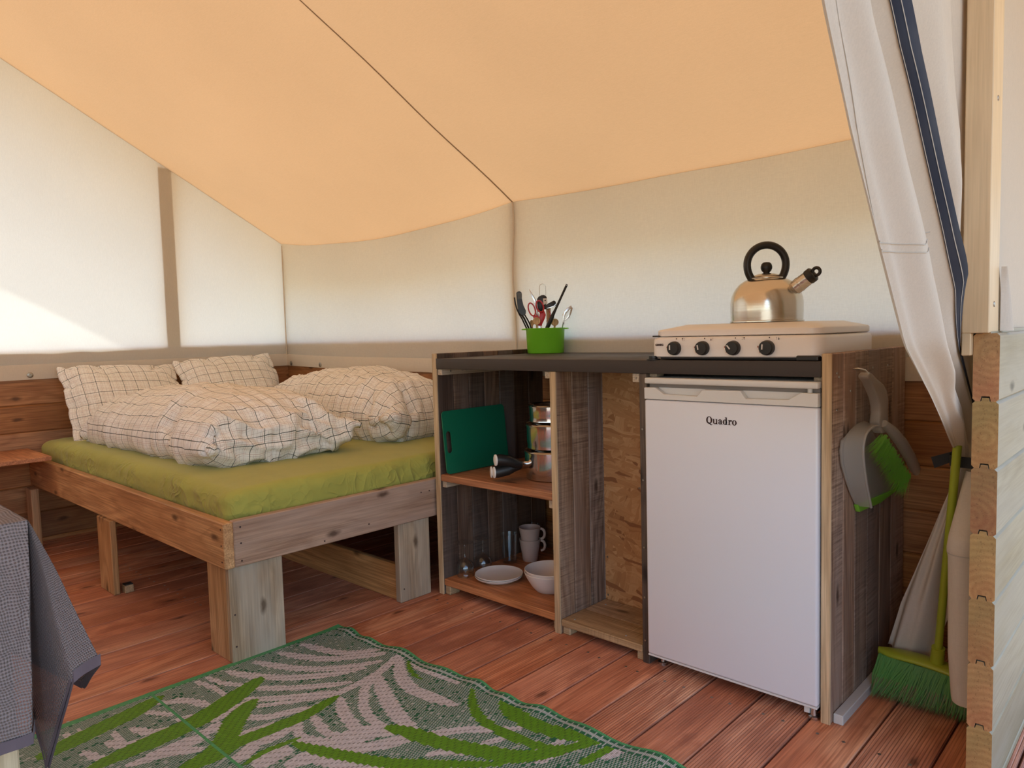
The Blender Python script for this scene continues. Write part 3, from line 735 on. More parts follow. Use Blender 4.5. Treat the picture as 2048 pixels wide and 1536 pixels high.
# upper strip with two scooped grips
st = [(FX0,.7895),(FX1,.7895),(FX1,.823),(-.047,.823),(-.077,.805),(-.190,.8025),(-.204,.8225),(-.312,.8215),(-.328,.8035),(-.431,.805),(-.460,.823),(FX0,.8225)]
hs_ = MB().prism(st, (0,-.0125,0), (1,0,0), (0,0,1), (0,.020,0)).build('grip_strip', M['white2'], dr, bevel=.0018, seg=2, smooth=True, angle=20)
MB().box(FX0+.004, FX1-.004, .008, .030, .7895, .8225).build('grip_recess', M['white2'], dr)
MB().box(FX0+.003, FX1-.003, .012, .036, .8228, .8335).build('gasket', M['gasket'], fr)
MB().box(FX0, FX1, -.012, .58, .8335, .8505).build('top_cap', M['white2'], fr, bevel=.004, seg=3, smooth=True)
MB().lathe([(0,.818),(.006,.818),(.006,.834),(0,.834)], 14, (-.03, .003, 0)).build('hinge_pin', M['white2'], fr, smooth=True)
ft = MB().lathe([(0,0),(.014,0),(.015,.004),(.015,.008),(.009,.010),(.007,.030)], 20, (-.022, .012, 0)).build('foot', M['steel'], fr, smooth=True)
MB().box(-.044, -.030, .004, .018, .012, .034).build('foot_bracket', M['white2'], fr, bevel=.001)
for x, y in ((-.47,.03),(-.47,.5),(-.03,.5)): MB().lathe([(0,0),(.014,0),(.014,.008),(.007,.010),(.007,.030)], 14, (x, y, 0)).build('foot', M['steel'], fr, smooth=True)
# lettering: Quadro, bold serif
def letters():
    m = MB(); U = .0872/6.45; X0, Z0, Y0 = -.3010, .7315, -.0127
    def poly(ps): m.add([(X0 + a*U, Y0, Z0 + b*U) for a, b in ps], [tuple(range(len(ps)))])
    def rect(a, b, c, d): poly([(a,b),(c,b),(c,d),(a,d)])
    def ring(cx, cy, rx, ry, ix, iy, a0=0, a1=360, n=36):
        ix, iy, rx = ix*.82, iy*.96, rx*1.03
        for k in range(n):
            p, q = math.radians(a0 + (a1-a0)*k/n), math.radians(a0 + (a1-a0)*(k+1)/n)
            poly([(cx+rx*math.cos(p), cy+ry*math.sin(p)), (cx+rx*math.cos(q), cy+ry*math.sin(q)), (cx+ix*math.cos(q), cy+iy*math.sin(q)), (cx+ix*math.cos(p), cy+iy*math.sin(p))])
    def dot(cx, cy, r): poly([(cx+r*math.cos(k*.5236), cy+r*math.sin(k*.5236)) for k in range(12)])
    ring(.66,.72,.64,.76,.37,.66); poly([(.42,.30),(.62,.33),(.80,.18),(.98,-.06),(1.18,-.12),(1.34,-.02),(1.30,-.18),(1.10,-.30),(.90,-.26),(.70,.06),(.55,.16)])
    rect(1.50,.25,1.76,1); rect(1.38,.90,1.76,1); ring(1.90,.34,.40,.36,.15,.24,180,330); rect(2.12,0,2.38,1); rect(2.0,.90,2.38,1); rect(2.12,0,2.50,.10)
    ring(2.98,.29,.34,.31,.13,.20); rect(3.10,.12,3.36,.70); ring(2.99,.66,.37,.36,.11,.25,0,160); dot(2.75,.74,.13); ring(3.42,.16,.20,.17,.06,.08,180,330)
    ring(4.02,.50,.44,.53,.17,.43); rect(4.16,0,4.42,1.46); rect(4.02,1.36,4.42,1.46); rect(4.16,0,4.56,.10)
    rect(4.80,0,5.06,1); rect(4.68,.90,5.06,1); rect(4.66,0,5.22,.10); ring(5.28,.62,.30,.40,.10,.26,70,170); dot(5.36,.84,.155)
    ring(5.98,.50,.48,.53,.21,.43)
    return m
letters().build('lettering', M['ink'], dr)

# ================================================================== STOVE
SV = thing('camping_stove', (-.25, .2, CT), 'white enamel tabletop gas stove with closed lid and four black knobs', 'stove')
SX0, SX1, SY0, SY1 = -.487, -.004, .004, .405
def rrect(x0, x1, y0, y1, r, n=6):
    out = []
    for cx, cy, a0 in ((x1-r, y0+r, -90), (x1-r, y1-r, 0), (x0+r, y1-r, 90), (x0+r, y0+r, 180)):
        for k in range(n+1):
            a = math.radians(a0 + 90*k/n); out.append((cx + r*math.cos(a), cy + r*math.sin(a)))
    return out
def stack(rings):
    """closed solid from a stack of outlines (poly, z)"""
    m = MB(); n = len(rings[0][0]); vs = []; fs = []
    for p, z in rings: vs += [(a, b, z) for a, b in p]
    for i in range(len(rings)-1):
        for k in range(n): k2 = (k+1) % n; fs.append((i*n+k, i*n+k2, (i+1)*n+k2, (i+1)*n+k))
    fs += [tuple(range(n-1, -1, -1)), tuple((len(rings)-1)*n + k for k in range(n))]
    return m.add(vs, fs)
e = .0
stack([(rrect(SX0+.004, SX1-.004, SY0+.004, SY1-.004, .03), .908), (rrect(SX0, SX1, SY0, SY1, .034), .911), (rrect(SX0, SX1, SY0+.001, SY1, .034), .955),
       (rrect(SX0+.003, SX1-.003, SY0+.004, SY1-.003, .032), .962), (rrect(SX0+.010, SX1-.010, SY0+.012, SY1-.010, .028), .9645)]).build('body', M['enamel'], SV, smooth=True, angle=50)
ld = stack([(rrect(SX0+.012, SX1-.012, SY0+.020, SY1-.006, .03), .9655), (rrect(SX0+.007, SX1-.006, SY0+.012, SY1, .034), .9675), (rrect(SX0+.007, SX1-.006, SY0+.012, SY1, .034), .981),
       (rrect(SX0+.010, SX1-.009, SY0+.016, SY1-.003, .034), .9845), (rrect(SX0+.050, SX1-.05, SY0+.085, SY1-.05, .03), .9965), (rrect(SX0+.056, SX1-.056, SY0+.092, SY1-.056, .028), .9985)]).build('lid', M['enamel'], SV, smooth=True, angle=50)
MB().box(SX0+.005, SX0+.026, SY0+.010, SY0+.03, .9655, .9695).build('lid_bumper', M['black'], SV)
MB().box(SX0+.03, SX1-.03, SY0+.012, SY1-.02, .9030, .9085).build('underside', M['blackm'], SV)
for i, (x, y) in enumerate(((SX0+.017, SY0+.016), (SX1-.036, SY0+.016), (SX0+.02, SY1-.03), (SX1-.035, SY1-.03))):
    if i == 1: MB().box(x-.024, x+.030, SY0-.004, y+.03, CT+.0004, .9140).build('foot', M['black'], SV, bevel=.003)
    else: MB().lathe([(0,CT+.0004),(.019,CT+.0004),(.019,CT+.0025),(.0125,CT+.004),(.0125,.912)], 24, (x - (.008 if i == 0 else 0), y - (.010 if i == 0 else 0), 0)).build('foot', M['black'], SV, smooth=True)
def knob(x, z, ang):
    k = MB(); k.lathe([(0,0),(.0195,0),(.0195,.004),(.018,.013),(.0165,.0155),(0,.0158)], 28, (x, SY0-.0002, z), mat=Matrix.Rotation(math.pi/2, 4, 'X'))
    o = k.build('knob', M['black'], SV, smooth=True, angle=35)
    c, s = math.cos(ang), math.sin(ang)
    f = lambda a, b: (x - .0075 + a*c - b*s, z + .0025 + a*s + b*c)
    MB().prism([f(-.0016,-.0065), f(.0016,-.0065), f(.0016,.0065), f(-.0016,.0065)], (0, SY0-.0172, 0), (1,0,0), (0,0,1), (0,.0022,0)).build('pointer', M['bowl'], o)
def mark(name, pts, mat, y=SY0-.0004): MB().add([(a, y, b) for a, b in pts], [tuple(range(len(pts)))]).build(name, mat, SV)
def disc(cx, cz, r, n=12): return [(cx + r*math.cos(2*math.pi*k/n), cz + r*math.sin(2*math.pi*k/n)) for k in range(n)]
def drop(cx, cz, s): return [(cx, cz+1.3*s), (cx+.35*s, cz+.5*s), (cx+.62*s, cz-.1*s), (cx+.4*s, cz-.6*s), (cx, cz-.75*s), (cx-.4*s, cz-.6*s), (cx-.62*s, cz-.1*s), (cx-.35*s, cz+.5*s)]
for i, (x, a) in enumerate(((-.4035, .0), (-.3175, .20), (-.2290, .70), (-.1375, -.07))):
    knob(x, .9335, a)
    mark('dot_mark', disc(x+.005, .9595, .0017), M['ink'])
    mark('flame_mark', drop(x-.0255, .936, .0028), M['flame']); mark('flame_mark', drop(x-.0215, .9225, .0018), M['flame'])
    for p in range(4):
        cx, cz = x + .0235 + (p % 2)*.0055, .9555 + (p//2)*.0042
        mark('burner_mark', disc(cx, cz, .0019 if p == (2, 0, 3, 1)[i] else .0009, 8), M['ink'])
def text(body, size, loc, rot, mat, parent, name, bold=.0, sx=1.0):
    cu = bpy.data.curves.new(name, 'FONT'); cu.body = body; cu.size = size; cu.offset = bold; cu.align_x = 'LEFT'
    o = bpy.data.objects.new(name, cu); COL.objects.link(o)
    me = bpy.data.meshes.new_from_object(o.evaluated_get(bpy.context.evaluated_depsgraph_get())); bpy.data.objects.remove(o)
    for v in me.vertices: v.co.x *= sx
    me.materials.clear(); me.materials.append(mat)
    q = bpy.data.objects.new(name, me); q.location = loc; q.rotation_euler = rot; return link(q, parent)
text('GIMEG', .0078, (-.4665, SY0-.0005, .9405), (math.pi/2, 0, 0), M['ink'], SV, 'lettering', .00045, 1.12)

# ================================================================== KETTLE
KX, KY, KZ = -.239, .226, .9992
kt = thing('kettle', (KX, KY, KZ), 'round stainless steel whistling kettle with black arched handle on the stove', 'kettle')
pr_ = [(0,0),(.098,0),(.1005,.0015),(.1005,.0045),(.0975,.006),(.0985,.030),(.0985,.056),(.0965,.070),(.0915,.084),(.0835,.098),(.072,.1105),(.058,.1195),(.043,.1245)]
MB().lathe([(r, z + KZ) for r, z in pr_], 64, (KX, KY, 0)).build('body', M['gold'], kt, smooth=True, angle=35)
li = MB().lathe([(.0445,.1225),(.0455,.1255),(.043,.128),(.036,.1325),(.022,.137),(.010,.1385),(0,.1388)], 48, (KX, KY, KZ)).build('lid', M['gold'], kt, smooth=True)
kb = MB().lathe([(0,.138),(.0085,.138),(.009,.141),(.0125,.1445),(.0155,.151),(.0158,.157),(.0135,.1645),(.0085,.169),(0,.170)], 28, (KX, KY, KZ)).build('lid_knob', M['black'], li, smooth=True)
# frame facing: handle arch and spout lie in the plane of the kettle's own long axis
HD = Vector((.80, .60, 0)).normalized()
pth = [Vector((KX, KY, KZ)) + HD*(.0530*math.cos(a)) + Vector((0, 0, .163 + (.0545 if math.sin(a) > 0 else .062)*math.sin(a))) for a in [math.radians(d) for d in range(-42, 223, 8)]]
MB().tube(pth, [.0105]*len(pth), 14, flat=1.25, up=HD.cross(Vector((0,0,1)))).build('handle', M['black'], kt, smooth=True, angle=60)
SH = (HD*.766 + Vector((.684,-.726,0))*.643).normalized()
s0 = Vector((KX, KY, KZ)) + SH*.070 + Vector((0,0,.084)); sd_ = (SH*.82 + Vector((0,0,.575))).normalized()
sp_ = MB().tube([s0 + sd_*t for t in (0, .028, .0285, .032, .0325, .058)], [.0205,.0198,.0208,.0208,.0198,.0192], 24).build('spout', M['steel'], kt, smooth=True, angle=30)
MB().tube([s0 + sd_*t for t in (.0575, .060, .074, .077)], [.0185,.0205,.0205,.017], 24).build('whistle_cap', M['black'], kt, smooth=True, angle=30)
rc = s0 + sd_*.085; rn = SH.cross(Vector((0,0,1))); ra = sd_; rb = rn.cross(sd_)
MB().tube([rc + ra*(.010*math.cos(2*math.pi*k/20)) + rb*(.010*math.sin(2*math.pi*k/20)) for k in range(21)], .0045, 10, cap=False).build('whistle_ring', M['black'], kt, smooth=True)

# ================================================================== THINGS IN THE CABINET
# cutting board leaning against the left panel
cbm = MB(); cb_o = (-1.376, -.002, .4636)
def cb_outline():
    out = []
    for cx, cz, a0 in ((.335-.015, .016, -90), (.335-.015, .238-.015, 0), (.016, .238-.015, 90), (.016, .016, 180)):
        for k in range(6): a = math.radians(a0 + 90*k/5); out.append((cx + .015*math.cos(a), cz + .015*math.sin(a)))
    return out
def slot(cy, cz, hw, hh, n=8):
    out = []
    for k in range(n+1): a = math.radians(180*k/n); out.append((cy + hw*math.cos(a), cz + hh + hw*math.sin(a)))
    for k in range(n+1): a = math.radians(180 + 180*k/n); out.append((cy + hw*math.cos(a), cz - hh + hw*math.sin(a)))
    return out
def holed(name, outer, hole, thick, M4, mat, bevel=0.0):
    bm = bmesh.new()
    def loop(ps):
        vs = [bm.verts.new((0, p[0], p[1])) for p in ps]; return [bm.edges.new((vs[i], vs[(i+1) % len(vs)])) for i in range(len(vs))]
    es = loop(outer) + loop(hole); bmesh.ops.triangle_fill(bm, use_beauty=True, use_dissolve=False, edges=es)
    r = bmesh.ops.extrude_face_region(bm, geom=bm.faces[:]); bmesh.ops.translate(bm, vec=(thick, 0, 0), verts=[v for v in r['geom'] if isinstance(v, bmesh.types.BMVert)])
    bmesh.ops.recalc_face_normals(bm, faces=bm.faces); bmesh.ops.transform(bm, matrix=M4, verts=bm.verts)
    me = bpy.data.meshes.new(name); bm.to_mesh(me); bm.free(); me.materials.append(mat); return link(bpy.data.objects.new(name, me))
cbd = holed('cutting_board', cb_outline(), slot(.025, .120, .0130, .029), .005, Matrix.Translation((-1.380, .006, .4640)) @ Matrix.Rotation(-.10, 4, 'Y'), M['board'])
tag(cbd, 'dark green plastic cutting board with a grip slot leaning inside the cabinet', 'cutting board')

# three nested steel pans
PCX, PCY = -1.030, .205
def pan(label, z0, r, h, base_r, rim):
    t = thing('cooking_pot', (PCX, PCY, z0), label, 'pot', 'steel pots stacked on the upper shelf')
    pf = [(0, 0), (base_r, 0), (base_r+.004, .003), (r-.002, .018), (r, .026), (r, h-.010), (r+.003, h-.009), (r+.003, h-.006), (r, h-.005), (r+.004, h), (r+.001, h+.001), (r-.002, h-.004), (r-.002, .020), (base_r-.002, .006), (0, .005)]
    MB().lathe([(a, b + z0) for a, b in pf], 48, (PCX, PCY, 0)).build('body', M['pot'], t, smooth=True, angle=40); return t
p1 = pan('largest steel pot at the bottom of the stack on the upper shelf', .4636, .098, .104, .090, True)
p2 = pan('middle sized steel pot stacked between two others on the upper shelf', .5735, .090, .090, .084, True)
p3 = pan('smallest steel pot on top of the stack on the upper shelf', .6690, .078, .062, .074, True)
def handle(t, z, d, L, dz):
    d = Vector(d).normalized(); b = Vector((PCX, PCY, z)) + d*.092
    MB().tube([b, b + d*.014, b + d*.028], [.008, .0095, .011], 12, flat=1.2).build('handle_ferrule', M['pot'], t, smooth=True)
    h = MB().tube([b + d*.026 + Vector((0,0,0)), b + d*.05 + Vector((0,0,.2*dz)), b + d*(L*.6) + Vector((0,0,.7*dz)), b + d*(L-.012) + Vector((0,0,dz)), b + d*L + Vector((0,0,dz))], [.010,.0135,.0155,.0165,.0155], 14, flat=1.25).build('handle', M['black'], t, smooth=True)
    e = b + d*L + Vector((0,0,dz)); MB().tube([e - d*.001, e + d*.003, e + d*.0045], [.0165,.0160,.013], 16, flat=1.25).build('handle_end', M['bowl'], h, smooth=True)
handle(p1, .522, (-.42,-.91,0), .125, .024)
handle(p1, .517, (-.50,-.866,0), .125, -.018)
handle(p1, .512, (-.60,-.80,0), .130, -.016)

# crockery on the lower shelf
ZS = .0612
def lath(name, prof, c, mat, label, cat, n=40, group=None):
    o = MB().lathe([(r, z) for r, z in prof], n).mesh(name, mat, smooth=True, angle=50)
    q = bpy.data.objects.new(name, o); q.location = c; link(q); return tag(q, label, cat, group)
pp = [(0,0),(.062,0),(.066,.003),(.088,.013),(.091,.018),(.0895,.019),(.085,.0155),(.064,.007),(0,.006)]
lath('plate', pp, (-1.243, .130, ZS), M['bowl'], 'lower white melamine plate under the other plate on the bottom shelf', 'plate', group='white plates on the bottom shelf')
lath('plate', pp, (-1.242, .131, ZS+.0068), M['bowl'], 'upper white melamine plate stacked beside the glasses on the bottom shelf', 'plate', group='white plates on the bottom shelf')
bp = [(0,0),(.046,0),(.050,.002),(.066,.020),(.082,.047),(.090,.064),(.092,.070),(.090,.0715),(.087,.067),(.063,.023),(.045,.006),(0,.005)]
lath('bowl', bp, (-1.020, .165, ZS), M['bowl'], 'lower deep white bowl of the pair on the bottom shelf', 'bowl', 48, 'white bowls on the bottom shelf')
lath('bowl', bp, (-1.019, .166, ZS+.0095), M['bowl'], 'upper deep white bowl of the pair on the bottom shelf', 'bowl', 48, 'white bowls on the bottom shelf')
mp = [(0,0),(.026,0),(.028,.003),(.031,.030),(.036,.065),(.0395,.088),(.0400,.090),(.0385,.0905),(.037,.087),(.030,.030),(.026,.006),(0,.005)]
def mug(z, label):
    t = thing('mug', (-1.305, .378, z), label, 'mug', 'beige mugs stacked on the bottom shelf')
    MB().lathe([(r*1.10, b + z) for r, b in mp], 40, (-1.305, .378, 0)).build('cup', M['mug'], t, smooth=True, angle=50)
    a = Vector((.80, .60, 0)); pts = []
    for k in range(15):
        q = math.radians(-82 + 164*k/14); pts.append(Vector((-1.305, .378, z + .062)) + a*(.034 + .027*math.cos(q)**.5) + Vector((0, 0, .021*math.sin(q))))
    MB().tube(pts, .0042, 10, flat=1.3).build('handle', M['mug'], t, smooth=True)
mug(ZS, 'lower beige stoneware mug standing on the bottom shelf'); mug(ZS+.0485, 'upper beige stoneware mug stacked into the lower mug')
wg = [(.0305,0),(.0345,.022),(.0355,.034),(.0315,.050),(.020,.062),(.007,.070),(.0040,.076),(.0036,.118),(.006,.124),(.033,.1295),(.0345,.1312),(.033,.1325),(.004,.130),(0,.1300)]
wgi = [(.0305,0)] + [(r-.0012, z) for r, z in wg[1:5]] + [(.004,.066),(0,.066)]
def wineglass(c, label):
    o = MB(); n = 40; o.lathe(wgi[::-1][0:1] + wgi[::-1][1:] + wg, n)
    me = o.mesh('wine_glass', M['glass'], smooth=True, angle=60); q = bpy.data.objects.new('wine_glass', me); q.location = c; link(q); tag(q, label, 'glass', 'stemmed glasses on the bottom shelf')
wineglass((-1.372, .078, ZS), 'stemmed glass upside down at the front left of the bottom shelf')
wineglass((-1.362, .165, ZS), 'stemmed glass upside down just behind the plates on the bottom shelf')
tg = [(0,.002),(.024,.002),(.026,.0),(.0285,.004),(.0335,.118),(.0342,.120),(.0330,.120),(.0275,.014),(.0,.012)]
for (x, y, lb) in ((-1.352, .305, 'tall clear tumbler left of the stacked mugs'), (-1.368, .462, 'tall clear tumbler behind the stacked mugs')):
    me = MB().lathe(tg, 36).mesh('tumbler', M['glass'], smooth=True, angle=50); q = bpy.data.objects.new('tumbler', me); q.location = (x, y, ZS); link(q); tag(q, lb, 'glass', 'tumblers on the bottom shelf')

# ================================================================== UTENSIL TUB ON THE WORKTOP
BC = Vector((-1.325, .527, CT)); BR = Vector((.729, .684, 0)).normalized(); BN = Vector((-.684, .729, 0)).normalized()
def loc_(a, b, d=0.0): return BC + BR*a + Vector((0, 0, b)) + BN*d
K = 1/3709.0
def cp(a, b, d=0.0): return loc_((a-712)*K, (1285-b)*K, d)
tb = thing('utensil_tub', BC, 'bright green plastic tub full of utensils at the back of the worktop', 'tub')
mt4 = Matrix((BR, BN, Vector((0,0,1)))).transposed().to_4x4()
MB().lathe([(0,.0006),(.073,.0006),(.0755,.003),(.0805,.098),(.0845,.101),(.0855,.104),(.0835,.105),(.0785,.100),(.0735,.008),(0,.006)], 56, BC, mat=mt4, sy=.86).build('bowl', M['green'], tb, smooth=True, angle=50)
for s in (-1, 1):
    MB().prism([(s*.078,-.03),(s*.090,-.026),(s*.098,0),(s*.090,.026),(s*.078,.03)], loc_(0,.098), BR, BN, (0,0,.006)).build('grip', M['green'], tb, bevel=.0015)

def flatpiece(parent, name, pts, th, mat, d=0.0, bevel=.0012):
    return MB().prism([((a-712)*K, (1285-b)*K) for a, b in pts], loc_(0, 0, d), BR, (0,0,1), BN*th).build(name, mat, parent, bevel=bevel, smooth=True, angle=30)
def utensil(name, label, at): return thing(name, at, label, 'utensil', 'utensils standing in the green tub')
# slotted server with two arms
u1 = utensil('serving_tongs', 'black slotted plastic tongs at the left of the green tub', cp(420, 860, -.03))
hd = MB()
hd.prism([((a-712)*K, (1285-b)*K) for a, b in ((280,350),(300,332),(330,328),(355,340),(364,370),(362,440),(385,545),(420,625),(418,670),(390,700),(345,690),(305,640),(292,560),(282,450))], loc_(0,0,-.03), BR, (0,0,1), BN*.004)
hd.build('head', M['black'], u1, bevel=.001)
MB().tube([cp(250,420,-.024), cp(262,520,-.024), cp(285,600,-.024), cp(320,680,-.024), cp(360,750,-.024), cp(470,1000,-.01)], [.0032]*6, 8).build('arm', M['black'], u1, smooth=True)
MB().tube([cp(335,660,-.026), cp(390,740,-.026), cp(440,850,-.02), cp(520,1050,0)], [.004]*4, 8).build('arm', M['black'], u1, smooth=True)
MB().tube([cp(395,680,-.026), cp(440,760,-.026), cp(475,830,-.02), cp(540,1050,0)], [.003]*4, 8).build('arm', M['black'], u1, smooth=True)
for k in range(4): MB().box(-.0004,.0004,-.0004,.0004,-.013,.013).build('slot', M['zinc'], u1).location = cp(305+14*k, 400, -.031)
# scissors
u2 = utensil('scissors', 'scissors with red plastic finger rings standing in the green tub', cp(640, 800, -.05))
def ring_path(cx, cy, rx, ry, ang, n=24):
    c, s = math.cos(ang), math.sin(ang); out = []
    for k in range(n+1):
        q = 2*math.pi*k/n; x, y = rx*math.cos(q), ry*math.sin(q); out.append(cp(cx + x*c - y*s, cy + x*s + y*c, -.05))
    return out
MB().tube(ring_path(508,612,48,100,-.28), .0030, 8, cap=False).build('finger_ring', M['red'], u2, smooth=True)
MB().tube(ring_path(632,570,52,90,-.30), .0034, 8, cap=False).build('finger_ring', M['red'], u2, smooth=True)
flatpiece(u2, 'shank', [(520,700),(590,700),(650,800),(660,860),(600,860),(540,790)], .005, M['red'], -.052)
flatpiece(u2, 'shank', [(630,660),(700,640),(720,700),(700,760),(650,860),(600,860),(610,760)], .005, M['red'], -.047)
flatpiece(u2, 'blade', [(590,850),(650,850),(690,1200),(660,1200)], .002, M['steel'], -.048, .0004)
# masher with wire loop
u3 = utensil('wire_whisk', 'long steel wire loop rising highest from the green tub', cp(690, 800, .02))
lp = [cp(640,900,.02)] + [cp(640,390,.02), cp(640,260,.02), cp(652,226,.02), cp(690,212,.02), cp(726,226,.02), cp(738,260,.02), cp(738,390,.02)] + [cp(738,900,.02)]
MB().tube(lp, .0013, 8).build('wire', M['steel'], u3, smooth=True)
# knife blade
u4 = utensil('kitchen_knife', 'thin pointed knife blade sticking up behind the scissors', cp(540, 400, .0))
flatpiece(u4, 'blade', [(476,302),(486,298),(580,455),(640,850),(600,850),(545,480)], .0015, M['steel'], .0, .0003)
# can opener
u5 = utensil('can_opener', 'black handled steel can opener in the middle of the green tub', cp(720, 600, -.02))
flatpiece(u5, 'grip', [(595,450),(620,415),(665,393),(710,393),(742,420),(748,470),(730,540),(700,600),(660,650),(620,640),(597,560)], .012, M['black'], -.02, .003)
flatpiece(u5, 'plate', [(686,445),(748,445),(752,520),(690,545)], .002, M['bowl'], -.024, .0003)
flatpiece(u5, 'hole', disc(718, 477, 12, 10), .0005, M['ink'], -.0246, 0)
flatpiece(u5, 'lever', [(700,560),(760,525),(850,480),(880,500),(882,535),(850,570),(760,610),(705,615)], .012, M['black'], -.032, .003)
flatpiece(u5, 'edge', [(730,600),(850,560),(885,520),(880,560),(800,600)], .002, M['steel'], -.033, .0003)
flatpiece(u5, 'shaft', [(735,600),(800,600),(790,850),(740,850)], .004, M['woodsp'], -.022, .0008)
MB().tube([cp(770,630,-.024), cp(792,670,-.024), cp(788,740,-.024), cp(770,850,-.02)], .0022, 6).build('cord', M['red'], u5, smooth=True)
# black stick
u6 = utensil('whisk', 'straight black handle leaning out to the right of the green tub', cp(800, 800, -.04))
MB().tube([cp(735,900,-.03), cp(790,790,-.04), cp(820,720,-.043)], [.0085,.0085,.0085], 12).build('sleeve', M['black'], u6, smooth=True)
MB().tube([cp(815,725,-.043), cp(868,620,-.046), cp(960,430,-.05), cp(1048,248,-.055)], [.0078,.0052,.0046,.0048], 12).build('handle', M['blackm'], u6, smooth=True)
MB().tube([cp(1043,262,-.055), cp(1040,268,-.055)], [.0053,.0053], 12).build('band', M['steel'], u6, smooth=True)
# wooden spoons
for nm, cx, cy, rx, ry, dd, lb in (('wooden_spoon', 575, 790, 58, 58, -.055, 'pale wooden spoon head just above the left part of the tub rim'), ('wooden_spoon', 865, 810, 62, 58, .02, 'darker wooden spoon head just above the right part of the tub rim'), ('wooden_spoon', 510, 815, 34, 50, .03, 'narrow wooden spoon head half hidden beside the tongs')):
    u = utensil(nm, lb, cp(cx, cy, dd)); m = MB()
    m.lathe([(0,-.006),(.5,-.004),(.9,-.001),(1,.001),(.9,.003),(.5,.001),(0,0)], 24, mat=Matrix.LocRotScale(None, Matrix((BR*rx*K, Vector((0,0,ry*K)), -BN)).transposed().to_quaternion() if False else None, None), c=(0,0,0))
    m.v = [tuple(cp(cx, cy, dd) + BR*(x*rx*K) + Vector((0,0,1))*(y*ry*K) - BN*z) for x, y, z in m.v]
    m.build('head', M['woodsp'], u, smooth=True, angle=60)
    MB().tube([cp(cx, cy + ry*.8, dd), cp(cx + (712-cx)*.2, 1180, dd*.4)], [.004,.0045], 8).build('handle', M['woodsp'], u, smooth=True)
# serving fork / spoon at the right
u7 = utensil('serving_fork', 'bent steel serving fork at the right edge of the green tub', cp(990, 800, -.01))
flatpiece(u7, 'head', [(985,760),(980,700),(1010,640),(1050,600),(1118,560),(1126,590),(1140,598),(1125,660),(1090,740),(1020,800),(1018,770),(1075,700),(1085,640),(1040,680),(1010,740),(1003,850),(978,850)], .0018, M['steel'], -.012, .0004)
MB().tube([cp(990,840,-.011), cp(960,950,-.005), cp(880,1180,0)], [.004,.0035,.0035], 8, flat=.4).build('handle', M['steel'], u7, smooth=True)

# ================================================================== DUSTPAN, BRUSH, HOOK ON THE RIGHT PANEL
XP = .0222
hk = thing('wall_hook', (XP, .15, .86), 'small bent steel hook screwed into the weathered right panel', 'hook')
MB().tube([(XP-.006,.145,.874),(XP+.012,.146,.876),(XP+.028,.150,.872),(XP+.036,.153,.862),(XP+.030,.155,.853),(XP+.018,.156,.852)], .0022, 8).build('wire', M['steel'], hk, smooth=True)
dp = thing('dustpan', (XP+.03, .25, .52), 'milky white plastic dustpan with green lip hanging on the right panel', 'dustpan')
def yz(name, pts, x0, x1, mat, parent, bevel=.002, seg=2): return MB().prism(pts, (x0,0,0), (0,1,0), (0,0,1), (x1-x0,0,0)).build(name, mat, parent, bevel=bevel, seg=seg, smooth=True, angle=30)
hnd = [(.118,.862),(.135,.868),(.152,.864),(.190,.848),(.240,.832),(.272,.812),(.284,.785),(.278,.762),(.283,.742),(.286,.718),(.272,.700),(.238,.702),(.218,.716),(.206,.735),(.216,.758),(.212,.778),(.196,.800),(.170,.822),(.145,.842),(.122,.852)]
yz('handle', hnd, XP+.020, XP+.046, M['clear'], dp, .007, 3)
pb = [(.195,.735),(.150,.728),(.098,.716),(.050,.706),(.040,.680),(.050,.645),(.085,.596),(.120,.556),(.158,.522),(.300,.517),(.462,.508),(.500,.520),(.505,.540),(.420,.600),(.330,.660),(.270,.702),(.235,.722)]
yz('tray', pb, XP+.004, XP+.010, M['clear'], dp, .0015)
def smooth_path(pts, n=6):
    out = []; P = [Vector(p) for p in pts]
    for i in range(len(P)-1):
        p0, p1, p2, p3 = P[max(i-1,0)], P[i], P[i+1], P[min(i+2, len(P)-1)]
        for k in range(n):
            t = k/n; out.append(.5*((2*p1) + (p2-p0)*t + (2*p0-5*p1+4*p2-p3)*t*t + (3*p1-p0-3*p2+p3)*t*t*t))
    return out + [P[-1]]
rim = smooth_path([(XP+.042, a, b) for a, b in ((.225,.722),(.170,.727),(.120,.716),(.098,.690),(.100,.650),(.120,.595),(.142,.555),(.160,.522))])
outer = smooth_path([(XP+.006, a, b) for a, b in ((.215,.735),(.150,.732),(.085,.715),(.052,.690),(.056,.645),(.088,.592),(.125,.552),(.156,.522))])
MB().grid(lambda u, v: tuple(rim[round(u*(len(rim)-1))].lerp(outer[round(u*(len(rim)-1))], v)), len(rim)-1, 4).build('side_wall', M['clear'], dp, smooth=True, angle=80)
MB().tube(rim, .0035, 8).build('rim', M['clear'], dp, smooth=True)
yz('rubber_lip', [(.150,.527),(.462,.512),(.505,.520),(.500,.506),(.330,.497),(.165,.505)], XP+.002, XP+.014, M['bristle'], dp, .002)
hb = thing('hand_brush', (XP+.05, .3, .55), 'hand brush with bright green bristles clipped into the dustpan', 'brush')
MB().tube([(XP+.050,.228,.730),(XP+.060,.262,.708),(XP+.066,.320,.672),(XP+.066,.400,.622),(XP+.062,.470,.578),(XP+.058,.500,.560)], [.010,.0135,.0155,.0155,.0145,.009], 16).build('handle', M['clear'], hb, smooth=True)
br = MB(); q = random.Random(4)
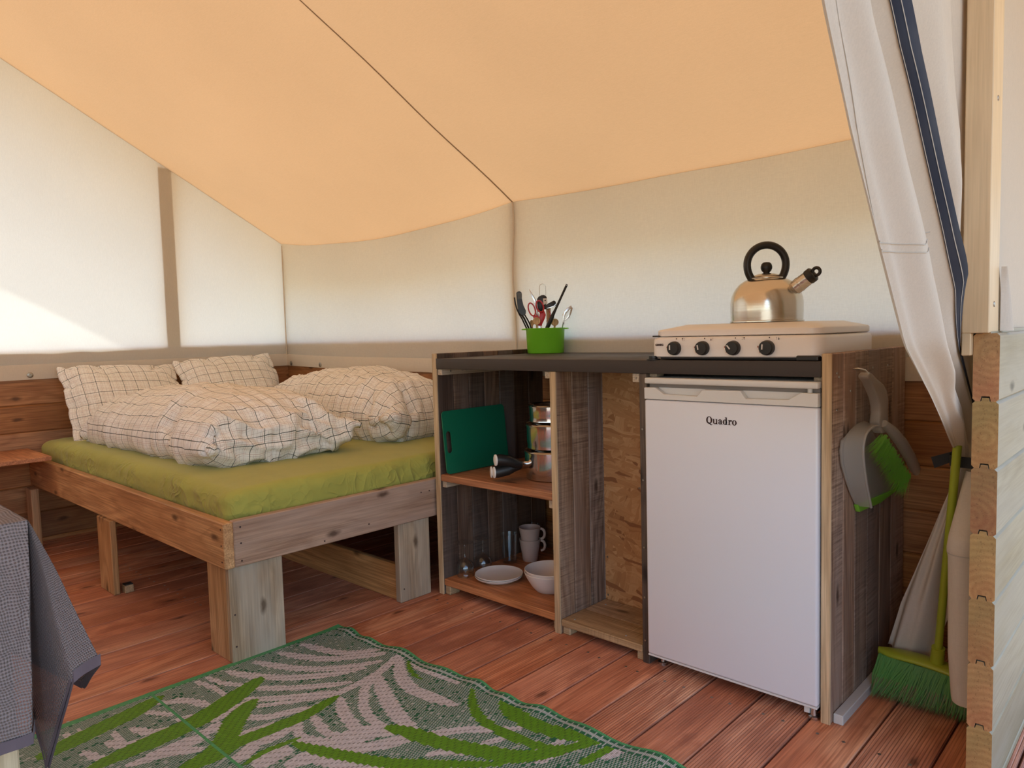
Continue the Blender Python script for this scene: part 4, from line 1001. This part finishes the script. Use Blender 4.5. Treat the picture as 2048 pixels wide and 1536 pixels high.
for i in range(11):
    for j in range(62):
        t = (i+.5)/11; b = Vector((XP+.052, .224 + .235*t, .700 - .145*t)) + Vector((q.uniform(-.014,.004), q.uniform(-.009,.009), q.uniform(-.007,.007)))
        tip = b + Vector((q.uniform(-.018,.006), -.078 + .030*t + q.uniform(-.011,.011), -.028 - .026*t + q.uniform(-.007,.007)))
        w = Vector((0,.0008,.0012)); w2 = Vector((.0012,0,0)); br.add([b+w, b-w, b+w2, tip], [(0,1,3),(1,2,3),(2,0,3)])
tag(br.build('bristles', M['bristle'], hb), 'bright green bristles', kind='stuff')

# ================================================================== BROOM IN THE NICHE
bm_ = thing('broom', (.19, .26, 0), 'lime green broom standing between the cabinet and the plank wall', 'broom')
hdir = (Vector((.262, .12, .716)) - Vector((.193, .262, .11))); h0 = Vector((.193, .262, .11))
MB().tube([h0 + hdir*t for t in (-.01, .09, .0901)], [.0165,.0155,.0115], 18).build('socket', M['yellow'], bm_, smooth=True, angle=30)
MB().tube([h0 + hdir*t for t in (.02, .5, 1.0, 1.8)], .0095, 16).build('handle', M['yellow'], bm_, smooth=True)
pv = [(-.140,0,.112),(-.12,0,.124),(-.06,0,.127),(0,0,.124),(.06,0,.118),(.12,0,.110),(.15,0,.103)]
hp = MB()
def plate_fn(u, v):
    x = -.145 + .29*u; zc = .112 + .008*math.sin(math.pi*min(1, u*1.4)) - .014*u; w = .030*(1-abs(2*u-1)**6*.75)
    a = 2*math.pi*v; return (.200 + x, .262 + w*math.cos(a), zc + .011*math.sin(a))
hp.grid(plate_fn, 24, 18).build('head_plate', M['yellow'], bm_, smooth=True, angle=80)
bb = MB(); q = random.Random(9)
for k in range(3400):
    u = q.random(); x = -.138 + .276*u; v = q.uniform(-.026, .026)
    b = Vector((.200 + x, .262 + v, .112 - .014*u)); L = q.uniform(.85, 1.0)
    sp2 = (u-.5)*.075 - .03 + q.gauss(0, .010)
    tip = Vector((max(b.x + sp2*L, .052 + q.random()*.01), b.y + v*.9 + q.gauss(0, .008) - .012, .004 + (1-L)*.09))
    mid = b.lerp(tip, .5) + Vector((0,0,0)) + Vector((q.gauss(0,.005), q.gauss(0,.004), 0)); w = Vector((.0011, 0, 0)); w2 = Vector((0, .0011, 0))
    mi = 1 if q.random() < .30 else 0
    bb.add([b+w, b-w, b+w2, mid+w, mid-w, mid+w2, tip], [(0,1,4,3),(1,2,5,4),(2,0,3,5)], 0); bb.add([mid+w, mid-w, mid+w2, tip], [(0,1,3),(1,2,3),(2,0,3)], mi)
tag(bb.build('bristles', [M['bristle2'], M['dust']], bm_), 'dusty green bristles', kind='stuff')

# ================================================================== TENT FLAP TIED BACK
fl = thing('tent_flap', (.30, .0, .1), 'cream canvas door flap with navy zip tape tied back beside the post', 'curtain')
rowsU = [ # z, left (x,y), right (x,y), depth of folds
 (2.50,(.300,-1.45),(.302,.02),.020),(1.80,(.305,-1.06),(.302,.02),.026),(1.387,(.306,-.838),(.303,.02),.032),(1.253,(.306,-.747),(.303,.02),.034),
 (1.097,(.302,-.599),(.302,.03),.034),(.950,(.297,-.447),(.300,.05),.032),(.850,(.288,-.244),(.298,.09),.028),(.748,(.275,-.039),(.292,.15),.018),(.680,(.245,.17),(.300,.215),.008),(.64,(.236,.19),(.292,.22),.006)]
def interp(rows, z):
    for i in range(len(rows)-1):
        a, b = rows[i], rows[i+1]
        if a[0] >= z >= b[0]:
            t = (a[0]-z)/(a[0]-b[0]); g = lambda p, q: p + (q-p)*t
            return (g(a[1][0],b[1][0]), g(a[1][1],b[1][1])), (g(a[2][0],b[2][0]), g(a[2][1],b[2][1])), g(a[3],b[3])
    r = rows[-1]; return r[1], r[2], r[3]
ZIPS = [(2.5,.05),(1.493,.24),(1.387,.30),(1.31,.365),(1.2,.46),(1.108,.54),(1.01,.615),(.96,.655),(.7,.76),(.6,.8)]
def zip_s(z):
    for (a, p), (b, q_) in zip(ZIPS, ZIPS[1:]):
        if a >= z >= b: return p + (q_-p)*(a-z)/(a-b)
    return .8
def pleat(s, z):
    """folds run along the zip and draw together at the strap"""
    zs = zip_s(z); k = s/zs*.55 if s < zs else .55 + (s-zs)/(1-zs)*.45
    for i in range(len(PL)-1):
        (a, p), (b, q_) = PL[i], PL[i+1]
        if a <= k <= b:
            t = (k-a)/(b-a); t = t*t*(3-2*t); return p + (q_-p)*t
    return PL[-1][1]
PL = [(-9,.1),(0,.10),(.05,-.12),(.09,.08),(.20,.75),(.29,.55),(.36,-.55),(.44,-.30),(.585,.85),(.605,.75),(.64,-1.0),(.69,-.7),(.75,.65),(.80,.60),(.85,-.9),(.93,.1),(1.0,.2),(9,.2)]
def flap_pt(s, z, off=0.0):
    L, R, A = interp(rowsU, z)
    f = pleat(s, z)
    x = L[0] + (R[0]-L[0])*s; y = L[1] + (R[1]-L[1])*s
    n = .004*noise.noise((s*5, z*4, 1)) + .006*noise.noise((s*14, z*5, 7))*max(0, min(1, (1.3-z)*2))
    x = x + f*A*1.3 + n; t = max(0, min(1, (y + .22)/.12)); x = x + (min(x, .304) - x)*t
    return (x + off, y + f*A*.1, z)
def flap_lower_z(t): return 2.50 + (.64 - 2.50)*t
up_ = MB().grid(lambda u, v: flap_pt(u, flap_lower_z(v)), 120, 110).build('drape', M['flap'], fl, smooth=True, angle=180)
# zip tape, its teeth edge and its stitching follow the cloth
def zip_at(k, z):
    zs = zip_s(z); return k/.55*zs if k < .55 else zs + (k-.55)/.45*(1-zs)
def strip(name, ds0, ds1, z0, z1, off, mat, n=70):
    MB().grid(lambda u, v: flap_pt(zip_at(ds0 + (ds1-ds0)*u, z1 + (z0-z1)*v), z1 + (z0-z1)*v, off), 5, n).build(name, mat, fl, smooth=True, angle=180)
strip('zip_tape', .522, .574, .70, 1.75, .0040, M['navy'])
strip('zip_stitch', .546, .5485, .70, 1.75, .0052, M['thread'])
strip('zip_stitch', .522, .5238, .70, 1.75, .0052, M['thread'])
# hem seam across the flap
def seam_pts(s0, s1, zf, off): return [flap_pt(s0 + (s1-s0)*k/40, zf(s0 + (s1-s0)*k/40), off) for k in range(41)]
for dz in (0, .012): MB().tube(seam_pts(.0, .46, lambda s: 1.098 + .045*max(0, (s-.2))*3.0*(s > .2) + dz, .0010), .0007, 5).build('seam', M['thread'], fl, smooth=True)
MB().tube([flap_pt(.055, 2.4 - .02*k, .0006) for k in range(78)], .0006, 5).build('seam', M['thread'], fl, smooth=True)
# skirt of the flap below the strap, flaring into the niche
rowsL = [(.655,(.232,.19),(.286,.225),.004),(.578,(.222,.22),(.264,.245),.014),(.41,(.156,.25),(.240,.275),.024),(.242,(.090,.28),(.212,.30),.028),(.100,(.053,.30),(.162,.315),.026)]
def skirt_pt(u, v):
    z = .655 + (.100-.655)*v; L, R, A = interp(rowsL, z)
    f = math.sin(u*7.5 + 1.2)*.6 + math.sin(u*15 + z*6)*.3
    x = L[0] + (R[0]-L[0])*u; y = L[1] + (R[1]-L[1])*u
    return (x + f*A*.3, y + f*A + .004*noise.noise((u*4, z*9, 3)), z + (.012*(1-2*u) if v > .98 else 0))
MB().grid(skirt_pt, 40, 40).build('skirt', M['flap'], fl, smooth=True, angle=180)
rowsR = [(.64,(.270,.165),(.318,.165),.02),(.50,(.2535,.08),(.322,.09),.028),(.47,(.2500,.078),(.322,.09),.032),(.455,(.2530,.08),(.322,.09),.03),(.232,(.256,.08),(.322,.09),.032),(.128,(.264,.08),(.320,.09),.030),(.118,(.266,.082),(.320,.09),.03)]
def roll_pt(u, v):
    z = .64 + (.118-.64)*v; L, R, A = interp(rowsR, z); a = math.pi*u
    c = ((L[0]+R[0])/2, (L[1]+R[1])/2); h = (R[0]-L[0])/2
    return (c[0] - h*math.cos(a), c[1] - A*math.sin(a) + .003*noise.noise((u*5, z*6, 2)), z)
MB().grid(roll_pt, 24, 60).build('rolled_edge', M['flap'], fl, smooth=True, angle=180)
MB().grid(lambda u, v: (lambda p: (p[0], p[1]-.0015, p[2]))(roll_pt(u, (.64-(.462+.003*v))/.522)), 24, 1).build('seam', M['thread'], fl)
# flap edge coming round to the outer side of the post
MB().grid(lambda u, v: (.362 + .020*math.sin(math.pi*u)*(1-.5*v), -.018 + .050*u*(1-.96*v*v), .966 + .13*v), 10, 10).build('outer_fold', M['flap'], fl, smooth=True)
# black strap
stp = [Vector((.312,.165,.662)), Vector((.285,.150,.660)), Vector((.255,.152,.660)), Vector((.236,.168,.659)), Vector((.230,.190,.658)), Vector((.238,.225,.660)), Vector((.27,.235,.662))]
sm_ = MB()
for i in range(len(stp)-1): sm_.add([stp[i]+Vector((0,0,-.013)), stp[i+1]+Vector((0,0,-.013)), stp[i+1]+Vector((0,0,.013)), stp[i]+Vector((0,0,.013))], [(0,1,2,3)])
sm_.build('strap', M['blackm'], fl)
sp3 = MB(); A_, B_ = Vector((.236,.20,.664)), Vector((.196,.175,.650))
sp3.add([A_+Vector((0,0,-.012)), B_+Vector((.006,0,-.014)), B_+Vector((-.002,0,.012)), A_+Vector((0,0,.013))], [(0,1,2,3)]); sp3.build('strap_tail', M['blackm'], fl)

# ================================================================== BEDSIDE SHELF, TABLE, RUG
bs = thing('bedside_shelf', (-3.36, -1.05, .46), 'small reddish wooden shelf fixed to the left wall beside the bed', 'shelf')
piece('board', bs, XL+.016, -3.158, -1.45, -.825, .4605, .4805, M['deckshelf'] if 'deckshelf' in M else M['shelf'], .002)
piece('bracket', bs, XL+.016, -3.35, -1.20, -1.17, .38, .46, M['lathX'], .002)

TA = Vector((-.645, -1.497, .720))
tbl = thing('table', (-1.1, -1.95, 0), 'wooden table under the grey knitted cloth at the left edge', 'table')
piece('tabletop', tbl, -1.545, -.648, -2.40, -1.500, .692, .717, M['tablew'], .003)
for x, y in ((-.70,-1.555),(-1.5,-1.555),(-.70,-2.35),(-1.5,-2.35)): piece('leg', tbl, x-.03, x+.03, y-.03, y+.03, .0055, .691, M['tablew'], .003)
tc = thing('tablecloth', (-1.1, -1.95, .72), 'grey loosely knitted tablecloth hanging over the table corner', 'tablecloth')
MB().grid(lambda u, v: (-1.55 + .905*u, -2.40 + .903*v, .7195 + .0012*noise.noise((u*9, v*9, 0))), 20, 20, uvfn=lambda u, v: (.905*u, .903*v)).build('top', M['knit'], tc, smooth=True)
# hanging edge: top path along the table edge, bottom path with the corner fold
topP = [(0,-.90),(0,-.45),(0,-.12),(0,-.03),(0,0),(0,0),(0,0),(0,0),(0,0),(-.10,0),(-.45,0),(-.90,0)]
botP = [(.030,-.90,-.345),(.040,-.45,-.335),(.028,-.12,-.331),(.026,-.045,-.331),(0.025,-0.020,-0.332),(-0.105,0.011,-0.351),(-0.075,0.019,-0.436),(0.025,0.037,-0.258),(0.045,0.071,-0.233),(-.06,.075,-.31),(-.45,.035,-.33),(-.90,.03,-.33)]
segL = [.0,.45,.78,.87,.90,.94,1.02,1.16,1.22,1.36,1.72,2.17]
def lerp_list(L, f):
    i = min(int(f), len(L)-2); t = f - i; return tuple(a + (b-a)*t for a, b in zip(L[i], L[i+1]))
def drape_pt(u, v):
    f = u*(len(topP)-1); a = lerp_list(topP, f); b = lerp_list(botP, f)
    k = v**.9; bow = math.sin(math.pi*min(1, v*1.0))*.012*(1 if f < 3 else .5)
    x = a[0] + (b[0]-a[0])*k + bow*.6*(f < 4.5); y = a[1] + (b[1]-a[1])*k
    w = .004*noise.noise((f*1.7, v*2.5, 3))*min(1, v*4)
    return (TA.x + x + w, TA.y + y + w*.5, TA.z + b[2]*v)
def drape_uv(u, v):
    f = u*(len(topP)-1); i = min(int(f), len(segL)-2); return (segL[i] + (segL[i+1]-segL[i])*(f-i), -.36*v)
MB().grid(drape_pt, 110, 40, uvfn=drape_uv).build('drop', M['knit'], tc, smooth=True, angle=180)
hemp = [Vector(drape_pt(k/160, 1.0)) for k in range(161)]
hm = MB()
for i in range(160):
    a, b = hemp[i], hemp[i+1]; o_ = Vector((.0025, .0015, 0))
    hm.add([a+o_+Vector((0,0,-.006)), b+o_+Vector((0,0,-.006)), b+o_+Vector((0,0,.012)), a+o_+Vector((0,0,.012))], [(0,1,2,3)])
    hm.add([a-o_+Vector((0,0,-.006)), b-o_+Vector((0,0,-.006)), b-o_+Vector((0,0,.012)), a-o_+Vector((0,0,.012))], [(0,1,2,3)])
hm.build('binding', M['bind'], tc, smooth=True)

# ---- woven rug with palm fronds: every stitch of the print has its own colour
WHITE_LEAF = [
  (0.035, [(-1.434,-0.603),(-1.337,-0.578),(-1.255,-0.541),(-1.195,-0.46)]),
  (0.037, [(-1.431,-0.681),(-1.351,-0.652),(-1.259,-0.598),(-1.195,-0.521),(-1.16,-0.477)]),
  (0.035, [(-1.427,-0.761),(-1.349,-0.732),(-1.259,-0.684),(-1.186,-0.616),(-1.124,-0.517)]),
  (0.038, [(-1.43,-0.849),(-1.342,-0.81),(-1.255,-0.752),(-1.183,-0.676),(-1.124,-0.571)]),
  (0.032, [(-1.285,-0.854),(-1.206,-0.796),(-1.141,-0.729),(-1.08,-0.648)]),
  (0.029, [(-1.24,-0.902),(-1.169,-0.841),(-1.114,-0.771),(-1.071,-0.704)]),
  (0.023, [(-1.182,-0.911),(-1.127,-0.839),(-1.059,-0.727)]),
  (0.021, [(-1.436,-0.936),(-1.363,-0.92),(-1.272,-0.915)]),
  (0.022, [(-1.437,-0.906),(-1.362,-0.886),(-1.291,-0.846)]),
  (0.029, [(-1.381,-1.059),(-1.355,-1.012),(-1.308,-0.986),(-1.253,-0.97)]),
  (0.02, [(-1.363,-1.105),(-1.332,-1.082),(-1.289,-1.061)]),
  (0.032, [(-1.256,-1.057),(-1.244,-1.036),(-1.244,-1.014)]),
  (0.029, [(-1.313,-1.159),(-1.254,-1.136),(-1.23,-1.105),(-1.22,-1.064)]),
  (0.033, [(-1.288,-1.222),(-1.233,-1.195),(-1.224,-1.144)]),
  (0.015, [(-1.325,-1.195),(-1.27,-1.198),(-1.21,-1.199)]),
  (0.024, [(-1.283,-1.276),(-1.238,-1.264),(-1.204,-1.253)]),
  (0.045, [(-1.143,-1.178),(-1.131,-1.116),(-1.132,-1.084),(-1.115,-1.05)]),
  (0.032, [(-1.139,-1.227),(-1.12,-1.148),(-1.073,-1.076)]),
  (0.034, [(-1.179,-0.999),(-1.195,-0.956),(-1.199,-0.879)]),
  (0.033, [(-1.144,-1.05),(-1.143,-1.024),(-1.155,-0.993)]),
  (0.03, [(-1.154,-0.949),(-1.094,-0.905),(-1.067,-0.849),(-1.044,-0.794)]),
  (0.02, [(-1.075,-1.013),(-1.059,-0.947),(-1.046,-0.899)]),
  (0.014, [(-1.412,-1.279),(-1.376,-1.278),(-1.347,-1.283)]),
  (0.011, [(-1.412,-1.249),(-1.388,-1.249),(-1.367,-1.251)]),
  (0.035, [(-1.035,-0.716),(-0.949,-0.758),(-0.871,-0.776),(-0.817,-0.769)]),
  (0.026, [(-1.07,-0.58),(-1.014,-0.649),(-0.913,-0.716),(-0.813,-0.736)]),
  (0.027, [(-1.01,-0.815),(-0.939,-0.834),(-0.883,-0.836),(-0.851,-0.809)]),
  (0.027, [(-1.018,-0.849),(-0.962,-0.884),(-0.914,-0.892),(-0.863,-0.886)]),
  (0.044, [(-0.992,-0.969),(-0.991,-0.929),(-1.001,-0.887)]),
  (0.04, [(-0.964,-1.046),(-0.976,-1.011),(-1.005,-0.98)]),
  (0.055, [(-0.906,-1.022),(-0.911,-0.982),(-0.912,-0.947)]),
  (0.066, [(-0.933,-0.899),(-0.851,-0.876),(-0.839,-0.818),(-0.801,-0.746)]),
  (0.058, [(-0.85,-0.974),(-0.838,-0.92),(-0.791,-0.896),(-0.732,-0.872)]),
  (0.043, [(-0.863,-0.914),(-0.808,-0.867),(-0.756,-0.785)]),
  (0.029, [(-1.125,-0.448),(-1.088,-0.527),(-1.067,-0.584),(-1.057,-0.698),(-1.074,-0.761)]),
  (0.041, [(-1.113,-0.468),(-0.991,-0.541),(-0.879,-0.571),(-0.754,-0.556)]),
  (0.029, [(-1.078,-0.453),(-1.007,-0.466),(-0.933,-0.465),(-0.84,-0.475)]),
  (0.021, [(-1.065,-0.609),(-0.981,-0.682),(-0.89,-0.729),(-0.798,-0.729)]),
  (0.043, [(-1.059,-0.578),(-0.949,-0.631),(-0.85,-0.673),(-0.741,-0.695)]),
  (0.047, [(-0.862,-0.818),(-0.83,-0.761),(-0.773,-0.732)]),
  (0.044, [(-0.797,-0.843),(-0.756,-0.785),(-0.72,-0.702)]),
  (0.03, [(-0.71,-0.688),(-0.678,-0.651),(-0.641,-0.607),(-0.592,-0.584)]),
  (0.021, [(-0.574,-0.633),(-0.562,-0.611),(-0.547,-0.592)]),
  (0.02, [(-0.593,-0.563),(-0.566,-0.555),(-0.547,-0.533)]),
  (0.022, [(-0.637,-0.745),(-0.615,-0.708),(-0.567,-0.682)]),
  (0.035, [(-0.759,-0.878),(-0.716,-0.858),(-0.667,-0.833)]),
  (0.028, [(-0.424,-0.61),(-0.405,-0.538),(-0.386,-0.481)]),
  (0.02, [(-0.442,-0.548),(-0.434,-0.527),(-0.433,-0.503)]),
  (0.024, [(-0.317,-0.514),(-0.305,-0.473),(-0.293,-0.437)]),
  (0.017, [(-0.451,-0.479),(-0.447,-0.471),(-0.443,-0.463)]),
]
LIME_LEAF = [
  (0.064, [(-1.421,-1.044),(-1.387,-1.125),(-1.373,-1.195),(-1.354,-1.284),(-1.336,-1.353)]),
  (0.069, [(-1.308,-0.802),(-1.267,-0.888),(-1.224,-0.992),(-1.207,-1.073),(-1.2,-1.176),(-1.194,-1.288)]),
  (0.061, [(-1.199,-0.879),(-1.15,-0.951),(-1.073,-1.019),(-1.038,-1.064),(-1.024,-1.149)]),
  (0.047, [(-1.045,-0.718),(-1.023,-0.826),(-1.026,-0.919),(-1.033,-1.004),(-1.017,-1.074),(-1.015,-1.133)]),
  (0.019, [(-0.933,-0.894),(-0.941,-0.953),(-0.942,-1.0),(-0.93,-1.043)]),
  (0.049, [(-0.811,-0.727),(-0.745,-0.708),(-0.66,-0.689),(-0.56,-0.657),(-0.465,-0.615),(-0.39,-0.507)]),
  (0.04, [(-0.923,-0.919),(-0.855,-0.898),(-0.77,-0.861),(-0.674,-0.813),(-0.596,-0.754),(-0.476,-0.659)]),
  (0.029, [(-0.788,-0.476),(-0.703,-0.537),(-0.625,-0.565),(-0.531,-0.573),(-0.441,-0.555),(-0.369,-0.489)]),
  (0.048, [(-0.675,-0.463),(-0.613,-0.493),(-0.544,-0.506),(-0.465,-0.497),(-0.372,-0.46)]),
  (0.025, [(-0.326,-0.443),(-0.334,-0.503),(-0.343,-0.553)]),
  (0.026, [(-0.415,-0.555),(-0.388,-0.496),(-0.358,-0.452)]),
  (0.014, [(-1.062,-0.469),(-1.005,-0.499),(-0.939,-0.516)]),
  (0.032, [(-0.485,-0.65),(-0.436,-0.59),(-0.394,-0.52)]),
]

RX0, RX1, RY0, RY1 = -1.470, .36, -1.68, -.432
def spline(pts, n=10):
    out = []; P = [Vector(p) for p in pts]
    for i in range(len(P)-1):
        p0, p1, p2, p3 = P[max(i-1,0)], P[i], P[i+1], P[min(i+2, len(P)-1)]
        for k in range(n):
            t = k/n; out.append(.5*((2*p1) + (p2-p0)*t + (2*p0-5*p1+4*p2-p3)*t*t + (3*p1-p0-3*p2+p3)*t*t*t))
    out.append(P[-1]); return out
def make_rug():
    cu, cv = .0038, .0082
    nx, ny = int((RX1-RX0)/cu), int((RY1-RY0)/cv)
    img = [[0]*ny for _ in range(nx)]
    rr = random.Random(5)
    def paint(strokes, val):
        for w, pts in strokes:
            sp = spline(pts); n = len(sp)
            for i, p in enumerate(sp):
                t = i/(n-1); r = w*.5*min(1, (math.sin(math.pi*min(max(t, .0), 1))**.45)*1.04 + .10)
                i0, i1 = int((p.x-r-RX0)/cu), int((p.x+r-RX0)/cu)+1; j0, j1 = int((p.y-r-RY0)/cv), int((p.y+r-RY0)/cv)+1
                for a in range(max(i0,0), min(i1+1, nx)):
                    for b in range(max(j0,0), min(j1+1, ny)):
                        if (RX0+(a+.5)*cu-p.x)**2 + (RY0+(b+.5)*cv-p.y)**2 <= r*r: img[a][b] = val
    # fronds that go on outside the part in view
    extra_w = [(.036, [(x-.02*k, -1.62+.02*k), (x+.06, -1.55+.03*k), (x+.16, -1.50+.05*k)]) for k, x in enumerate((-1.3,-1.0,-.7,-.4,-.1))] + [(.036, [(-.25+.12*k, -1.1+.07*k), (-.12+.12*k, -1.02+.06*k), (.05+.1*k, -1.0+.05*k)]) for k in range(4)]
    extra_l = [(.05, [(-.9+.3*k, -1.45), (-.75+.3*k, -1.3), (-.55+.3*k, -1.22)]) for k in range(4)] + [(.05, [(-.2+.15*k, -.75), (-.1+.15*k, -.66), (.05+.15*k, -.62)]) for k in range(2)]
    paint(extra_w, 1); paint(WHITE_LEAF, 1); paint(extra_l, 2); paint(LIME_LEAF, 2)
    DG, PW, WH_, LM, ED = (.020,.125,.058), (.40,.43,.38), (.60,.55,.545), (.115,.28,.012), (.085,.34,.13)
    cols = []; vs = []; fs = []
    def hz(x, y):
        e = math.exp(-((RY1-y)/.035)**2)
        return .0026 + e*(.0045 + .0045*math.sin(x*44 + 1.5*math.sin(x*9))) + .0012*noise.noise((x*5, y*5, 0)) + .0010*math.exp(-((y+1.055)/.006)**2)
    for i in range(nx+1):
        for j in range(ny+1):
            x, y = RX0 + i*cu, RY0 + j*cv; y2 = y + (.006*math.sin(x*21) + .05*(x+1.47)/1.3*.9)*math.exp(-((RY1-y)/.22)**2)
            vs.append((x, y2, hz(x, y)))
    for i in range(nx):
        for j in range(ny):
            fs.append((i*(ny+1)+j, (i+1)*(ny+1)+j, (i+1)*(ny+1)+j+1, i*(ny+1)+j+1))
            d = (ny-1-j)*cv; x = RX0 + i*cu; y = RY0 + j*cv
            if i < 6: c = ED
            elif d < .003: c = ED
            elif d < .030: c = PW if (int(d/.007) % 2 == 0) else (DG if i % 5 else PW)
            else:
                k = img[i][j]
                if k == 1: c = WH_ if (i*2 + j*3) % 7 else (.30,.28,.25)
                elif k == 2: c = LM if (i + 2*j) % 6 else (.075,.17,.012)
                else: c = PW if ((i + j) % 2 == 0) != (rr.random() < .06) else DG
                if abs(y + 1.055) < cv*.5: c = ED
            f = rr.uniform(.88, 1.1); cols.append((c[0]*f, c[1]*f, c[2]*f, 1))
    me = bpy.data.meshes.new('rug'); me.from_pydata(vs, [], fs)
    at = me.attributes.new('stitch', 'FLOAT_COLOR', 'FACE'); at.data.foreach_set('color', [q for c in cols for q in c])
    me.materials.append(M['rug']); o = link(bpy.data.objects.new('rug', me))
    return tag(o, 'woven outdoor rug with white and lime palm leaves on the plank floor', 'rug')
rug = make_rug()
